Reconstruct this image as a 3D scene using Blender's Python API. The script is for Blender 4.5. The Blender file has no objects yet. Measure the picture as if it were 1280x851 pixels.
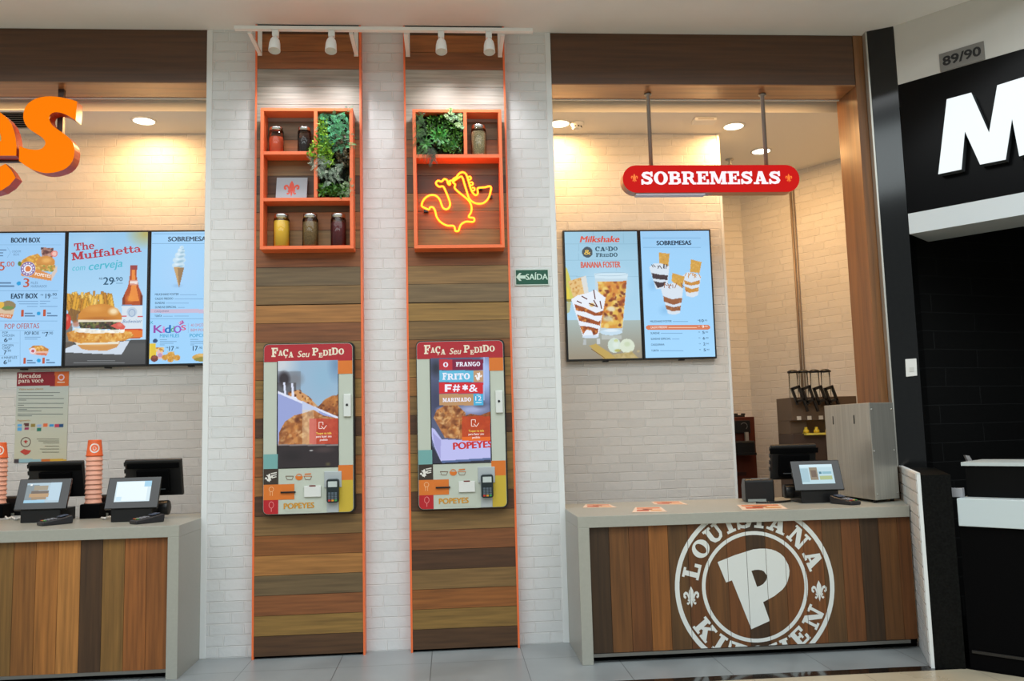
import bpy, bmesh, math, random
import numpy as np
from mathutils import Vector, Matrix
from mathutils.geometry import tessellate_polygon
random.seed(7)
rng = np.random.default_rng(11)
SC = bpy.context.scene
COL = SC.collection

# ------------------------------------------------------------------ camera
CAM = np.array([1.5394, -5.4839, 1.319]); YAW, PIT, ROL, FPX = .0748, .107, -.0261, 1066.9
def _basis():
    cy, sy, cp, sp = math.cos(YAW), math.sin(YAW), math.cos(PIT), math.sin(PIT)
    f = np.array([sy*cp, cy*cp, sp]); r = np.array([cy, -sy, 0]); u = np.cross(r, f)
    c, s = math.cos(ROL), math.sin(ROL)
    return c*r+s*u, -s*r+c*u, f
CR, CU, CF = _basis()
cam_data = bpy.data.cameras.new('camera')
cam_data.sensor_width = 36; cam_data.lens = FPX/1280*36; cam_data.clip_end = 100
cam = bpy.data.objects.new('camera', cam_data); COL.objects.link(cam)
cam.matrix_world = Matrix(((CR[0], CU[0], -CF[0], CAM[0]), (CR[1], CU[1], -CF[1], CAM[1]), (CR[2], CU[2], -CF[2], CAM[2]), (0, 0, 0, 1)))
SC.camera = cam
# ------------------------------------------------------------------ world, light, exposure
vs = SC.view_settings
vs.view_transform = 'Standard'; vs.look = 'None'; vs.exposure = 0.0; vs.gamma = 1; vs.use_curve_mapping = False
SC.cycles.use_denoising = True
SC.cycles.max_bounces = 8
SC.cycles.sample_clamp_indirect = 4
WORLD_STRENGTH = 0.36
w = bpy.data.worlds.new('mall_hall'); SC.world = w; w.use_nodes = True
w.node_tree.nodes['Background'].inputs[0].default_value = (.90, .98, 1.0, 1)
w.node_tree.nodes['Background'].inputs[1].default_value = WORLD_STRENGTH
def area(name, loc, target, sx, sy, power, col=(1, 1, 1)):
    l = bpy.data.lights.new(name, 'AREA'); l.shape = 'RECTANGLE'; l.size = sx; l.size_y = sy; l.energy = power; l.color = col
    o = bpy.data.objects.new(name, l); COL.objects.link(o); o.location = loc
    o.rotation_euler = (Vector(target)-Vector(loc)).to_track_quat('-Z', 'Y').to_euler()
    return o
area('skylight', (1.2, -6.5, 10.0), (1.5, 0, 1.0), 11, 5, 220, (.88, .99, 1.0))
area('hall_floor_fill', (1.2, -5.2, 6.2), (1.2, -5.2, 0), 13, 4, 440, (.95, .99, 1.0))  # unseen fill lamp, added so the mall floor bounces light up to the ceiling
area('clerestory', (0.5, -10.6, 6.4), (1.0, 0, 5.0), 15, 1.3, 240, (.88, .98, 1.0))
DOWN_POWER, SPOT_POWER, STRIP_POWER = 10.5, 9.5, 7
WARM = (1.0, .565, .22)
# warm LED strips along the back edge of the timber beams, washing the wall with the screens
area('beam_strip', (-2.4, .270, 3.629), (-2.4, .585, 2.629), 4.6, .010, STRIP_POWER*4.6/2.1, WARM)
area('beam_strip', (3.30, .270, 3.629), (3.30, .585, 2.629), 2.0, .010, STRIP_POWER, WARM)

# ------------------------------------------------------------------ survey: pixel of the photograph -> point on a real plane
def ray(u, v): return CF+(u-640)/FPX*CR-(v-425.5)/FPX*CU
def at(u, v, ax, val):
    d = ray(u, v); return CAM+d*((val-CAM[ax])/d[ax])
def PY(u, v, y): return at(u, v, 1, y)
def PZ(u, v, z): return at(u, v, 2, z)
def on_plane(u, v, p0, n):
    r = ray(u, v); n = np.array(n); return CAM+r*(((np.array(p0)-CAM)@n)/(r@n))

# ------------------------------------------------------------------ materials
def lin(c):
    c = np.asarray(c, float)/255.0
    return np.where(c <= .04045, c/12.92, ((c+.055)/1.055)**2.4)
MATS = {}
def mat(name, rgb=(200, 200, 200), rough=.5, metal=0.0, emit=0.0, spec=.5):
    if name in MATS: return MATS[name]
    m = bpy.data.materials.new(name); m.use_nodes = True
    b = m.node_tree.nodes['Principled BSDF']
    c = (*lin(rgb), 1)
    b.inputs['Base Color'].default_value = c; b.inputs['Roughness'].default_value = rough
    b.inputs['Metallic'].default_value = metal; b.inputs['Specular IOR Level'].default_value = spec
    if emit:
        b.inputs['Base Color'].default_value = (*(lin(rgb)*.06), 1)
        b.inputs['Emission Color'].default_value = c; b.inputs['Emission Strength'].default_value = emit
    MATS[name] = m
    return m
def nd(m, t, **kw):
    n = m.node_tree.nodes.new(t)
    for k, v in kw.items(): setattr(n, k, v)
    return n
def lk(m, a, b): m.node_tree.links.new(a, b)
def noise_var(m, scale, amount, stretch=(1, 1, 1), bump=0.0, rough_var=0.0):
    """multiplies the base colour by noise; optional bump"""
    b = m.node_tree.nodes['Principled BSDF']
    tc = nd(m, 'ShaderNodeTexCoord'); mp = nd(m, 'ShaderNodeMapping'); mp.inputs['Scale'].default_value = stretch
    lk(m, tc.outputs['Object'], mp.inputs['Vector'])
    n = nd(m, 'ShaderNodeTexNoise'); n.inputs['Scale'].default_value = scale; n.inputs['Detail'].default_value = 5
    lk(m, mp.outputs['Vector'], n.inputs['Vector'])
    mr = nd(m, 'ShaderNodeMapRange'); mr.inputs['From Min'].default_value = .3; mr.inputs['From Max'].default_value = .7
    mr.inputs['To Min'].default_value = 1-amount; mr.inputs['To Max'].default_value = 1+amount
    lk(m, n.outputs['Fac'], mr.inputs['Value'])
    mx = nd(m, 'ShaderNodeVectorMath', operation='SCALE')
    src = b.inputs['Base Color']
    if src.is_linked: lk(m, src.links[0].from_socket, mx.inputs[0])
    else: mx.inputs[0].default_value = src.default_value[:3]
    lk(m, mr.outputs['Result'], mx.inputs['Scale']); lk(m, mx.outputs['Vector'], src)
    if bump:
        bp = nd(m, 'ShaderNodeBump'); bp.inputs['Strength'].default_value = bump; bp.inputs['Distance'].default_value = .004
        lk(m, n.outputs['Fac'], bp.inputs['Height']); lk(m, bp.outputs['Normal'], b.inputs['Normal'])
    if rough_var:
        r2 = nd(m, 'ShaderNodeMapRange'); r0 = b.inputs['Roughness'].default_value
        r2.inputs['To Min'].default_value = max(0, r0-rough_var); r2.inputs['To Max'].default_value = r0+rough_var
        lk(m, n.outputs['Fac'], r2.inputs['Value']); lk(m, r2.outputs['Result'], b.inputs['Roughness'])
    return m
def brick_mat(name, rgb, rgb2, mortar, bw=.212, rh=.0664, ms=.0045, rough=.55, bump=.8, mort_up=False):
    m = mat(name, rgb, rough)
    b = m.node_tree.nodes['Principled BSDF']
    uv = nd(m, 'ShaderNodeUVMap'); uv.uv_map = 'UVMap'
    n = nd(m, 'ShaderNodeTexNoise'); n.inputs['Scale'].default_value = 7; n.inputs['Detail'].default_value = 3
    lk(m, uv.outputs['UV'], n.inputs['Vector'])
    sub = nd(m, 'ShaderNodeVectorMath', operation='SUBTRACT'); sub.inputs[1].default_value = (.5, .5, .5)
    lk(m, n.outputs['Color'], sub.inputs[0])
    sc = nd(m, 'ShaderNodeVectorMath', operation='MULTIPLY'); sc.inputs[1].default_value = (.02, .006, 0)
    lk(m, sub.outputs['Vector'], sc.inputs[0])
    ad = nd(m, 'ShaderNodeVectorMath', operation='ADD'); lk(m, uv.outputs['UV'], ad.inputs[0]); lk(m, sc.outputs['Vector'], ad.inputs[1])
    br = nd(m, 'ShaderNodeTexBrick'); br.offset = .43; br.offset_frequency = 2; br.squash = .8; br.squash_frequency = 3
    br.inputs['Scale'].default_value = 1; br.inputs['Mortar Size'].default_value = ms; br.inputs['Mortar Smooth'].default_value = .35
    br.inputs['Brick Width'].default_value = bw; br.inputs['Row Height'].default_value = rh; br.inputs['Bias'].default_value = 0
    br.inputs['Color1'].default_value = (*lin(rgb), 1); br.inputs['Color2'].default_value = (*lin(rgb2), 1); br.inputs['Mortar'].default_value = (*lin(mortar), 1)
    lk(m, ad.outputs['Vector'], br.inputs['Vector'])
    lk(m, br.outputs['Color'], b.inputs['Base Color'])
    # height: brick high, joint low, slight lumps
    n2 = nd(m, 'ShaderNodeTexNoise'); n2.inputs['Scale'].default_value = 22; n2.inputs['Detail'].default_value = 4
    lk(m, uv.outputs['UV'], n2.inputs['Vector'])
    mm = nd(m, 'ShaderNodeMath', operation='MULTIPLY_ADD'); mm.inputs[1].default_value = -1.0
    lk(m, br.outputs['Fac'], mm.inputs[0])
    m3 = nd(m, 'ShaderNodeMath', operation='MULTIPLY'); m3.inputs[1].default_value = .45; lk(m, n2.outputs['Fac'], m3.inputs[0])
    lk(m, m3.outputs[0], mm.inputs[2])
    bp = nd(m, 'ShaderNodeBump'); bp.inputs['Strength'].default_value = bump; bp.inputs['Distance'].default_value = .011
    lk(m, mm.outputs[0], bp.inputs['Height']); lk(m, bp.outputs['Normal'], b.inputs['Normal'])
    return m
def col_mat(name, rough=.5, emit=False, strength=1.0, grain=None, spec=.5, grain_amt=.28):
    """colour comes from the mesh's own Col attribute (prints, planks, leaves, screens)"""
    if name in MATS: return MATS[name]
    m = mat(name, (255, 255, 255), rough, spec=spec)
    b = m.node_tree.nodes['Principled BSDF']
    a = nd(m, 'ShaderNodeAttribute'); a.attribute_name = 'Col'
    if emit:
        b.inputs['Base Color'].default_value = (.01, .01, .01, 1)
        lk(m, a.outputs['Color'], b.inputs['Emission Color']); b.inputs['Emission Strength'].default_value = strength
    else:
        lk(m, a.outputs['Color'], b.inputs['Base Color'])
        if grain: noise_var(m, 1.0, grain_amt, grain, bump=.15)
    return m
M_BRICK = brick_mat('white_painted_brick', (222, 224, 224), (214, 217, 217), (230, 231, 230))
M_BRICK_IN = brick_mat('warm_white_painted_brick', (220, 217, 212), (211, 208, 203), (228, 226, 222))
M_BLACKTILE = brick_mat('black_wall_tile', (9, 9, 9), (11, 11, 11), (30, 31, 31), bw=.9, rh=.13, ms=.0035, rough=.45, bump=.3)
M_WHITE_TRIM = mat('white_trim', (228, 232, 232), .5)
M_CEIL = noise_var(mat('ceiling_paint', (240, 241, 240), .8), 2.0, .03)
M_CEIL_IN = mat('inner_ceiling_paint', (238, 234, 226), .8)
M_WOODP = col_mat('plank_wood_horizontal', .5, grain=(3.0, 40, 55))
M_WOODV = col_mat('plank_wood_vertical', .5, grain=(55, 40, 2.5))
def veneer(name, rgb, st):
    m = noise_var(mat(name, rgb, .36), 1.0, .30, st); m.node_tree.nodes['Principled BSDF'].inputs['Coat Weight'].default_value = .5; m.node_tree.nodes['Principled BSDF'].inputs['Coat Roughness'].default_value = .25; return m
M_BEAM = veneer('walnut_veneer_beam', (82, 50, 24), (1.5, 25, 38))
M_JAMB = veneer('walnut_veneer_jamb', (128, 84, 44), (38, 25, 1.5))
M_SOFFIT_LIT = veneer('walnut_soffit_lit', (150, 100, 54), (1.5, 25, 38))  # same walnut as the beam; warm light on the underside painted in as lighter colour
M_GREY = noise_var(mat('grey_solid_surface', (166, 166, 156), .35), 60, .03)
M_GRAN = noise_var(mat('black_granite', (10, 11, 11), .09, spec=.5), 90, .6)
M_GRAN_MATT = noise_var(mat('black_granite_honed', (13, 14, 13), .5, spec=.1), 90, .7)
M_ORANGE = mat('orange_lacquer', (244, 116, 62), .4)
M_BLACK = mat('black_plastic', (16, 16, 17), .35)
M_BLACK2 = mat('black_matt', (5, 5, 6), .7, spec=.06)
M_STEEL = noise_var(mat('brushed_steel', (188, 185, 176), .36, .65), 1.0, .10, (60, 60, 2))
M_STEEL_DARK = mat('steel_rail', (150, 148, 142), .35, .9)
M_WHITE = mat('white_plastic', (232, 232, 228), .4)
M_SCREEN = col_mat('lit_screen', .25, emit=True, strength=1.0)
M_PRINT = col_mat('printed_sheet', .45)
M_LEAF = col_mat('leaf', .45)
def glass(name='clear_glass', ior=1.45):
    m = bpy.data.materials.new(name); m.use_nodes = True
    nt = m.node_tree; nt.nodes.remove(nt.nodes['Principled BSDF']); out = nt.nodes['Material Output']
    t = nd(m, 'ShaderNodeBsdfTransparent'); t.inputs[0].default_value = (.97, .98, .975, 1)
    g = nd(m, 'ShaderNodeBsdfGlossy'); g.inputs['Roughness'].default_value = .04
    f = nd(m, 'ShaderNodeFresnel'); f.inputs[0].default_value = ior
    x = nd(m, 'ShaderNodeMixShader'); lk(m, f.outputs[0], x.inputs[0]); lk(m, t.outputs[0], x.inputs[1]); lk(m, g.outputs[0], x.inputs[2])
    lk(m, x.outputs[0], out.inputs[0]); return m
M_GLASS = glass()
M_CLEAR = glass('clear_plastic', 1.12)

# ------------------------------------------------------------------ mesh helpers
class MB:
    def __init__(s): s.b = bmesh.new(); s.uv = None; s.cl = None
    def face(s, pts, col=None):
        f = s.b.faces.new([s.b.verts.new(p) for p in pts]); s._c(f, col); return f
    def _c(s, f, col):
        if col is not None:
            if s.cl is None: s.cl = s.b.loops.layers.float_color.new('Col')
            c = (*lin(col), 1)
            for l in f.loops: l[s.cl] = c
    def box(s, x0, x1, y0, y1, z0, z1, col=None, M=None, open_back=False):
        P = [Vector(p) for p in ((x0,y0,z0),(x1,y0,z0),(x1,y1,z0),(x0,y1,z0),(x0,y0,z1),(x1,y0,z1),(x1,y1,z1),(x0,y1,z1))]
        if M is not None: P = [M @ p for p in P]
        v = [s.b.verts.new(p) for p in P]
        for q in ((0,3,2,1),(4,5,6,7),(0,1,5,4),(1,2,6,5),(2,3,7,6),(3,0,4,7)):
            s._c(s.b.faces.new([v[i] for i in q]), col)
        return s
    def prism(s, pts, vec, col=None):
        """pts: planar 3D outline, vec: extrusion"""
        a = [s.b.verts.new(p) for p in pts]; d = Vector(vec); c = [s.b.verts.new(Vector(p)+d) for p in pts]
        n = len(a)
        for f in (a, list(reversed(c))):
            s._c(s.b.faces.new(f), col)
        for i in range(n): s._c(s.b.faces.new((a[i], c[i], c[(i+1) % n], a[(i+1) % n])), col)
        return s
    def lathe(s, prof, loc, n=24, M=None, col=None):
        rings = []
        for r, z in prof:
            ring = []
            for i in range(n):
                t = 2*math.pi*i/n; p = Vector((r*math.cos(t), r*math.sin(t), z))
                if M is not None: p = M @ p
                ring.append(s.b.verts.new(p+Vector(loc)))
            rings.append(ring)
        for a, b in zip(rings, rings[1:]):
            for i in range(n):
                f = s.b.faces.new((a[i], a[(i+1) % n], b[(i+1) % n], b[i])); f.smooth = True; s._c(f, col)
        for ring, rv in ((rings[0], True), (rings[-1], False)):
            if (prof[0] if rv else prof[-1])[0] <= .002: s._c(s.b.faces.new(list(reversed(ring)) if rv else ring), col)
        return s
    def tube(s, path, r, n=8, col=None, closed=False):
        path = [Vector(p) for p in path]; rings = []
        N = len(path)
        for i, p in enumerate(path):
            a = path[(i-1) % N] if (closed or i > 0) else path[0]; b = path[(i+1) % N] if (closed or i < N-1) else path[-1]
            d = (b-a).normalized() if (b-a).length > 1e-9 else Vector((0, 0, 1))
            up = Vector((0, 1, 0)) if abs(d.y) < .9 else Vector((1, 0, 0))
            e1 = d.cross(up).normalized(); e2 = d.cross(e1)
            rings.append([s.b.verts.new(p+r*(math.cos(2*math.pi*k/n)*e1+math.sin(2*math.pi*k/n)*e2)) for k in range(n)])
        rr = list(zip(rings, rings[1:]))+([(rings[-1], rings[0])] if closed else [])
        for a, b in rr:
            for k in range(n):
                f = s.b.faces.new((a[k], a[(k+1) % n], b[(k+1) % n], b[k])); f.smooth = True; s._c(f, col)
        if not closed:
            s._c(s.b.faces.new(list(reversed(rings[0]))), col); s._c(s.b.faces.new(rings[-1]), col)
        return s
    def build(s, name, m, parent=None, bevel=0.0, uv=False):
        bmesh.ops.recalc_face_normals(s.b, faces=s.b.faces[:])
        me = bpy.data.meshes.new(name); s.b.to_mesh(me); s.b.free()
        return link(name, me, m, parent, bevel, uv)
def link(name, me, m, parent=None, bevel=0.0, uv=False):
    o = bpy.data.objects.new(name, me); COL.objects.link(o); me.materials.append(m)
    if bevel:
        md = o.modifiers.new('bevel', 'BEVEL'); md.width = bevel; md.segments = 2; md.limit_method = 'ANGLE'
    if uv: wall_uv(me)
    if parent is not None:
        o.parent = parent
        if parent.parent is None: o.matrix_parent_inverse = Matrix.Translation(-Vector(root_loc(parent)))
    return o
def root_loc(p):
    while p.parent is not None: p = p.parent
    return p.location if p.type == 'EMPTY' else (0, 0, 0)
def wall_uv(me):
    uv = me.uv_layers.new(name='UVMap')
    for p in me.polygons:
        n = p.normal
        for li in p.loop_indices:
            c = me.vertices[me.loops[li].vertex_index].co
            if abs(n.z) > .7: uv.data[li].uv = (c.x, c.y)
            else:
                t = Vector((-n.y, n.x, 0)).normalized(); uv.data[li].uv = (c.x*t.x+c.y*t.y+20, c.z)
def tag(o, label=None, cat=None, group=None, kind=None):
    if label: o['label'] = label
    if cat: o['category'] = cat
    if group: o['group'] = group
    if kind: o['kind'] = kind
    return o
def thing(name, loc, label, cat, group=None):
    o = bpy.data.objects.new(name, None); COL.objects.link(o); o.location = loc; o.empty_display_size = .05
    return tag(o, label, cat, group)
def struct(o): o['kind'] = 'structure'; return o
def copy_tree(o, dx=(0, 0, 0), parent=None):
    c = o.copy(); COL.objects.link(c)
    if parent is None: c.location = Vector(o.location)+Vector(dx)
    else: c.parent = parent; c.matrix_parent_inverse = o.matrix_parent_inverse
    for ch in list(o.children): copy_tree(ch, (0, 0, 0), c)
    return c
# NOTE: children keep parent inverse of their thing, so moving the Empty moves them.

# ------------------------------------------------------------------ lettering
_bf = {}
def bfont(text, bold=0.0):
    """outline of text in the built-in face: 2D verts (cap height 1), triangles/polys, width"""
    k = (text, bold)
    if k in _bf: return _bf[k]
    def raw(t):
        cu = bpy.data.curves.new('lettering', 'FONT'); cu.body = t; cu.size = 1; cu.offset = bold; cu.resolution_u = 3
        o = bpy.data.objects.new('lettering', cu); COL.objects.link(o)
        bpy.context.view_layer.update()
        dg = bpy.context.evaluated_depsgraph_get()
        me = bpy.data.meshes.new_from_object(o.evaluated_get(dg))
        V = [(v.co.x, v.co.y) for v in me.vertices]; F = [tuple(p.vertices) for p in me.polygons]
        bpy.data.objects.remove(o); bpy.data.curves.remove(cu); bpy.data.meshes.remove(me)
        return V, F
    if ('H', bold, 'cap') not in _bf:
        V, F = raw('H'); _bf[('H', bold, 'cap')] = (min(y for x, y in V), max(y for x, y in V))
    y0, y1 = _bf[('H', bold, 'cap')]
    V, F = raw(text)
    xs = [x for x, y in V]; x0 = min(xs)
    V = [((x-x0)/(y1-y0), (y-y0)/(y1-y0)) for x, y in V]
    _bf[k] = (V, F, max(x for x, y in V))
    return _bf[k]
def _rect(a, b, c, d): return [(a, b), (c, b), (c, d), (a, d)]
def _strip(path, wd):
    out = []; P = [np.array(p, float) for p in path]; N = len(P); L = []; R = []
    for i in range(N):
        d = P[min(i+1, N-1)]-P[max(i-1, 0)]; d /= np.linalg.norm(d); n = np.array([-d[1], d[0]])
        ww = wd if np.isscalar(wd) else wd[i]
        L.append(tuple(P[i]+n*ww/2)); R.append(tuple(P[i]-n*ww/2))
    for i in range(N-1): out.append([L[i], R[i], R[i+1], L[i+1]])
    return out
def _ring(cx, cy, a, b, ia, ib, t0=0, t1=360, n=28):
    q = []
    for i in range(n):
        s0 = math.radians(t0+(t1-t0)*i/n); s1 = math.radians(t0+(t1-t0)*(i+1)/n)
        q.append([(cx+a*math.cos(s0), cy+b*math.sin(s0)), (cx+a*math.cos(s1), cy+b*math.sin(s1)), (cx+ia*math.cos(s1), cy+ib*math.sin(s1)), (cx+ia*math.cos(s0), cy+ib*math.sin(s0))])
    return q
S_ = .15
def _slab():
    r = _rect; G = {}
    G['I'] = (.5, [r(.12,0,.38,1), r(0,0,.5,S_), r(0,1-S_,.5,1)])
    G['L'] = (.8, [r(.1,0,.36,1), r(0,1-S_,.5,1), r(0,0,.8,S_), r(.62,0,.8,.4)])
    G['O'] = (.95, _ring(.475,.5,.475,.52,.2,.37))
    c = _ring(.475,.5,.475,.52,.2,.37,42,318)
    G['C'] = (.9, c+[r(.68,.62,.86,1.0)])
    G['G'] = (.95, c+[r(.5,.36,.95,.5), r(.64,.0,.88,.45)])
    G['Ç'] = (.9, c+[r(.68,.62,.86,1.0), [(.42,.0),(.55,.0),(.6,-.12),(.5,-.28),(.34,-.26),(.42,-.14)]])
    G['S'] = (.84, _strip([(.72,.72),(.62,.86),(.42,.9),(.24,.86),(.17,.74),(.25,.61),(.42,.53),(.6,.45),(.68,.29),(.6,.15),(.42,.1),(.22,.14),(.12,.28)], [.12,.18,.2,.22,.26,.26,.26,.26,.26,.24,.2,.18,.12])+[r(.66,.62,.8,1.0), r(.02,0,.16,.4)])
    stem = [r(.1,0,.36,1)]
    G['B'] = (.88, stem+[r(0,0,.4,S_), r(0,1-S_,.4,1)]+_strip([(.3,.925),(.55,.92),(.68,.84),(.68,.65),(.55,.56),(.3,.55)], [.15,.17,.22,.22,.15,.13])+_strip([(.3,.47),(.58,.47),(.74,.38),(.74,.18),(.6,.08),(.3,.075)], [.13,.15,.24,.24,.17,.15]))
    bowl = _strip([(.3,.925),(.56,.92),(.71,.83),(.71,.6),(.56,.49),(.3,.48)], [.15,.17,.24,.24,.16,.14])
    G['P'] = (.85, stem+[r(0,0,.5,S_), r(0,1-S_,.4,1)]+bowl)
    G['R'] = (.98, stem+[r(0,0,.46,S_), r(0,1-S_,.4,1)]+bowl+_strip([(.48,.5),(.62,.4),(.7,.2),(.8,.08),(.98,.07)], [.2,.24,.24,.2,.14]))
    G['D'] = (.95, stem+[r(0,0,.4,S_), r(0,1-S_,.4,1)]+_strip([(.3,.925),(.55,.92),(.75,.8),(.82,.5),(.75,.2),(.55,.08),(.3,.075)], [.15,.17,.24,.27,.24,.17,.15]))
    arms = [r(0,1-S_,.8,1), r(.64,.64,.8,1), r(.3,.43,.56,.58), r(.48,.32,.6,.68)]
    G['E'] = (.86, stem+arms+[r(0,0,.84,S_), r(.68,0,.84,.38)])
    G['F'] = (.82, stem+arms+[r(0,0,.52,S_)])
    G['M'] = (1.2, [r(.1,0,.26,1), r(.84,0,1.1,1), [(.08,1),(.38,1),(.7,.12),(.52,.05)], [(.84,1),(1.02,1),(.68,.05),(.54,.05)], r(0,0,.36,S_), r(.74,0,1.2,S_), r(0,1-S_,.3,1), r(.9,1-S_,1.2,1)])
    G['A'] = (1.02, [[(.36,1),(.54,1),(.28,0),(.12,0)], [(.36,1),(.64,1),(.94,0),(.62,0)], r(.25,.24,.72,.37), r(0,0,.4,S_), r(.54,0,1.02,S_)])
    G['U'] = (1.0, _strip([(.23,.95),(.23,.32),(.32,.14),(.5,.07),(.68,.14),(.78,.32),(.78,.95)], [.26,.26,.24,.18,.18,.16,.16])+[r(0,1-S_,.46,1), r(.58,1-S_,1.0,1)])
    G['N'] = (1.06, [r(.1,0,.25,1), r(.79,0,.94,1), [(.06,1),(.38,1),(.94,0),(.66,0)], r(0,0,.37,S_), r(0,1-S_,.34,1), r(.66,1-S_,1.06,1)])
    G['K'] = (1.05, stem+[r(0,0,.46,S_), r(0,1-S_,.46,1), r(.56,1-S_,1.0,1), r(.56,0,1.05,S_)]+_strip([(.34,.38),(.82,.92)], .16)+_strip([(.48,.56),(.86,.06)], .28))
    G['T'] = (.96, [r(.35,0,.61,1), r(0,1-S_,.96,1), r(0,.6,.15,1), r(.81,.6,.96,1), r(.2,0,.76,S_)])
    G['H'] = (1.06, [r(.1,0,.36,1), r(.7,0,.96,1), r(.3,.42,.76,.57), r(0,0,.46,S_), r(0,1-S_,.46,1), r(.6,0,1.06,S_), r(.6,1-S_,1.06,1)])
    G[' '] = (.35, [])
    G['h'] = (.84, [r(.08,0,.28,1), r(0,.88,.28,1), r(0,0,.38,.12), r(.5,0,.84,.12)]+_strip([(.26,.5),(.4,.62),(.56,.62),(.66,.5),(.66,.05)], [.12,.15,.17,.2,.2]))
    e_ = _ring(.36,.34,.36,.36,.16,.24,0,318)+[r(.12,.3,.7,.41)]
    G['e'] = (.72, e_); G['ê'] = (.72, e_+[[(.2,.78),(.36,.96),(.52,.78),(.42,.78),(.36,.85),(.3,.78)]])
    G['u'] = (.82, [r(.08,.12,.28,.68), r(.5,0,.7,.68), r(0,.57,.28,.68), r(.42,.57,.7,.68), r(.5,0,.82,.12)]+_strip([(.18,.2),(.26,.08),(.42,.07),(.56,.17)], .16))
    G['f'] = (.5, [r(.14,0,.34,.84), r(0,.56,.5,.68), r(.02,0,.48,.12)]+_strip([(.24,.8),(.3,.93),(.44,.94),(.54,.84)], .17))
    G['a'] = (.74, _ring(.3,.2,.28,.21,.12,.12)+[r(.42,.05,.62,.5), r(.5,0,.74,.12)]+_strip([(.08,.5),(.2,.61),(.4,.62),(.52,.48)], .15))
    G['l'] = (.42, [r(.1,0,.3,1), r(0,.88,.3,1), r(0,0,.42,.12)])
    G['t'] = (.5, [r(.12,.1,.32,.9), r(0,.56,.48,.68)]+_strip([(.22,.14),(.3,.06),(.42,.08),(.5,.17)], .14))
    G['c'] = (.64, _ring(.34,.34,.34,.36,.14,.24,45,315)+[r(.46,.46,.62,.62)])
    G['d'] = (.78, _ring(.32,.34,.32,.36,.13,.24)+[r(.46,0,.66,1), r(.36,.88,.66,1), r(.46,0,.78,.12)])
    G['o'] = (.72, _ring(.36,.34,.36,.36,.15,.24))
    G['s'] = (.62, [[(x*.74, y*.7) for x, y in p] for p in G['S'][1]])
    G['p'] = (.76, [r(.08,-.3,.28,.68), r(0,.57,.28,.68), r(0,-.3,.4,-.19)]+_ring(.42,.34,.32,.36,.13,.24))
    G['r'] = (.54, [r(.08,0,.28,.68), r(0,.57,.28,.68), r(0,0,.42,.12)]+_strip([(.26,.46),(.36,.6),(.52,.6)], .2))
    G['v'] = (.76, [[(0,.68),(.22,.68),(.46,0),(.3,0)], [(.56,.68),(.68,.68),(.46,0),(.34,0)], r(-.04,.57,.32,.68), r(.46,.57,.78,.68)])
    return G
SLAB = _slab()
def comp_levels(n, F, mod=12):
    par = list(range(n))
    def fd(i):
        while par[i] != i: par[i] = par[par[i]]; i = par[i]
        return i
    for f in F:
        for a in f[1:]: par[fd(a)] = fd(f[0])
    ids = {}; return [ids.setdefault(fd(i), len(ids)) % mod for i in range(n)]
def tess(polys):
    V = []; F = []
    for p in polys:
        b = len(V); V += p
        if len(p) <= 4 and len(p) >= 3: F.append(tuple(range(b, b+len(p))))
        else: F += [tuple(b+i for i in t) for t in tessellate_polygon([[Vector((x, y, 0)) for x, y in p]])]
    return V, F
def slab(text, gap=.06, dys=None, scs=None):
    V = []; F = []; x = 0
    for i, ch in enumerate(text):
        wd, polys = SLAB[ch]; v, f = tess(polys); s = scs[i] if scs else 1; dy = dys[i] if dys else 0
        b = len(V); V += [(x+a*s, c*s+dy) for a, c in v]; F += [tuple(b+k for k in t) for t in f]; x += (wd+gap)*s
    return V, F, x-gap
def fleur():
    L = [(0,1.0),(.2,.7),(.24,.5),(.12,.12),(-.12,.12),(-.24,.5),(-.2,.7)]
    Rr = [(.14,.14),(.22,.42),(.36,.62),(.56,.66),(.74,.52),(.74,.3),(.6,.18),(.48,.24),(.48,.34),(.58,.36),(.56,.46),(.44,.46),(.34,.32),(.28,.14)]
    Tc = [(-.1,.02),(.1,.02),(.08,-.2),(0,-.42),(-.08,-.2)]
    Tr = [(.12,.02),(.18,-.14),(.34,-.24),(.46,-.14),(.4,-.04),(.32,-.1),(.26,.02)]
    mir = lambda p: [(-x, y) for x, y in reversed(p)]
    return tess([L, Rr, mir(Rr), _rect(-.36,.03,.36,.13), Tc, Tr, mir(Tr)])
def rooster():
    P = [(120,410),(130,370),(155,335),(195,312),(235,312),(265,330),(285,360),(297,395),(312,425),(340,437),(365,420),(372,385),(360,340),(340,290),(312,235),(270,235),(247,205),(270,183),(297,190),(320,168),(350,190),(400,180),(455,120),(480,108),(528,150),(548,250),(590,312),(620,290),(620,248),(732,235),(720,320),(670,380),(590,378),(552,390),(560,460),(540,505),(585,515),(580,545),(510,545),(470,570),(450,625),(420,625),(405,585),(345,580),(290,550),(255,505),(240,450),(200,418),(180,437)]
    return tess([[((x-426)/620, (365-y)/520) for x, y in P]])

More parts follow.
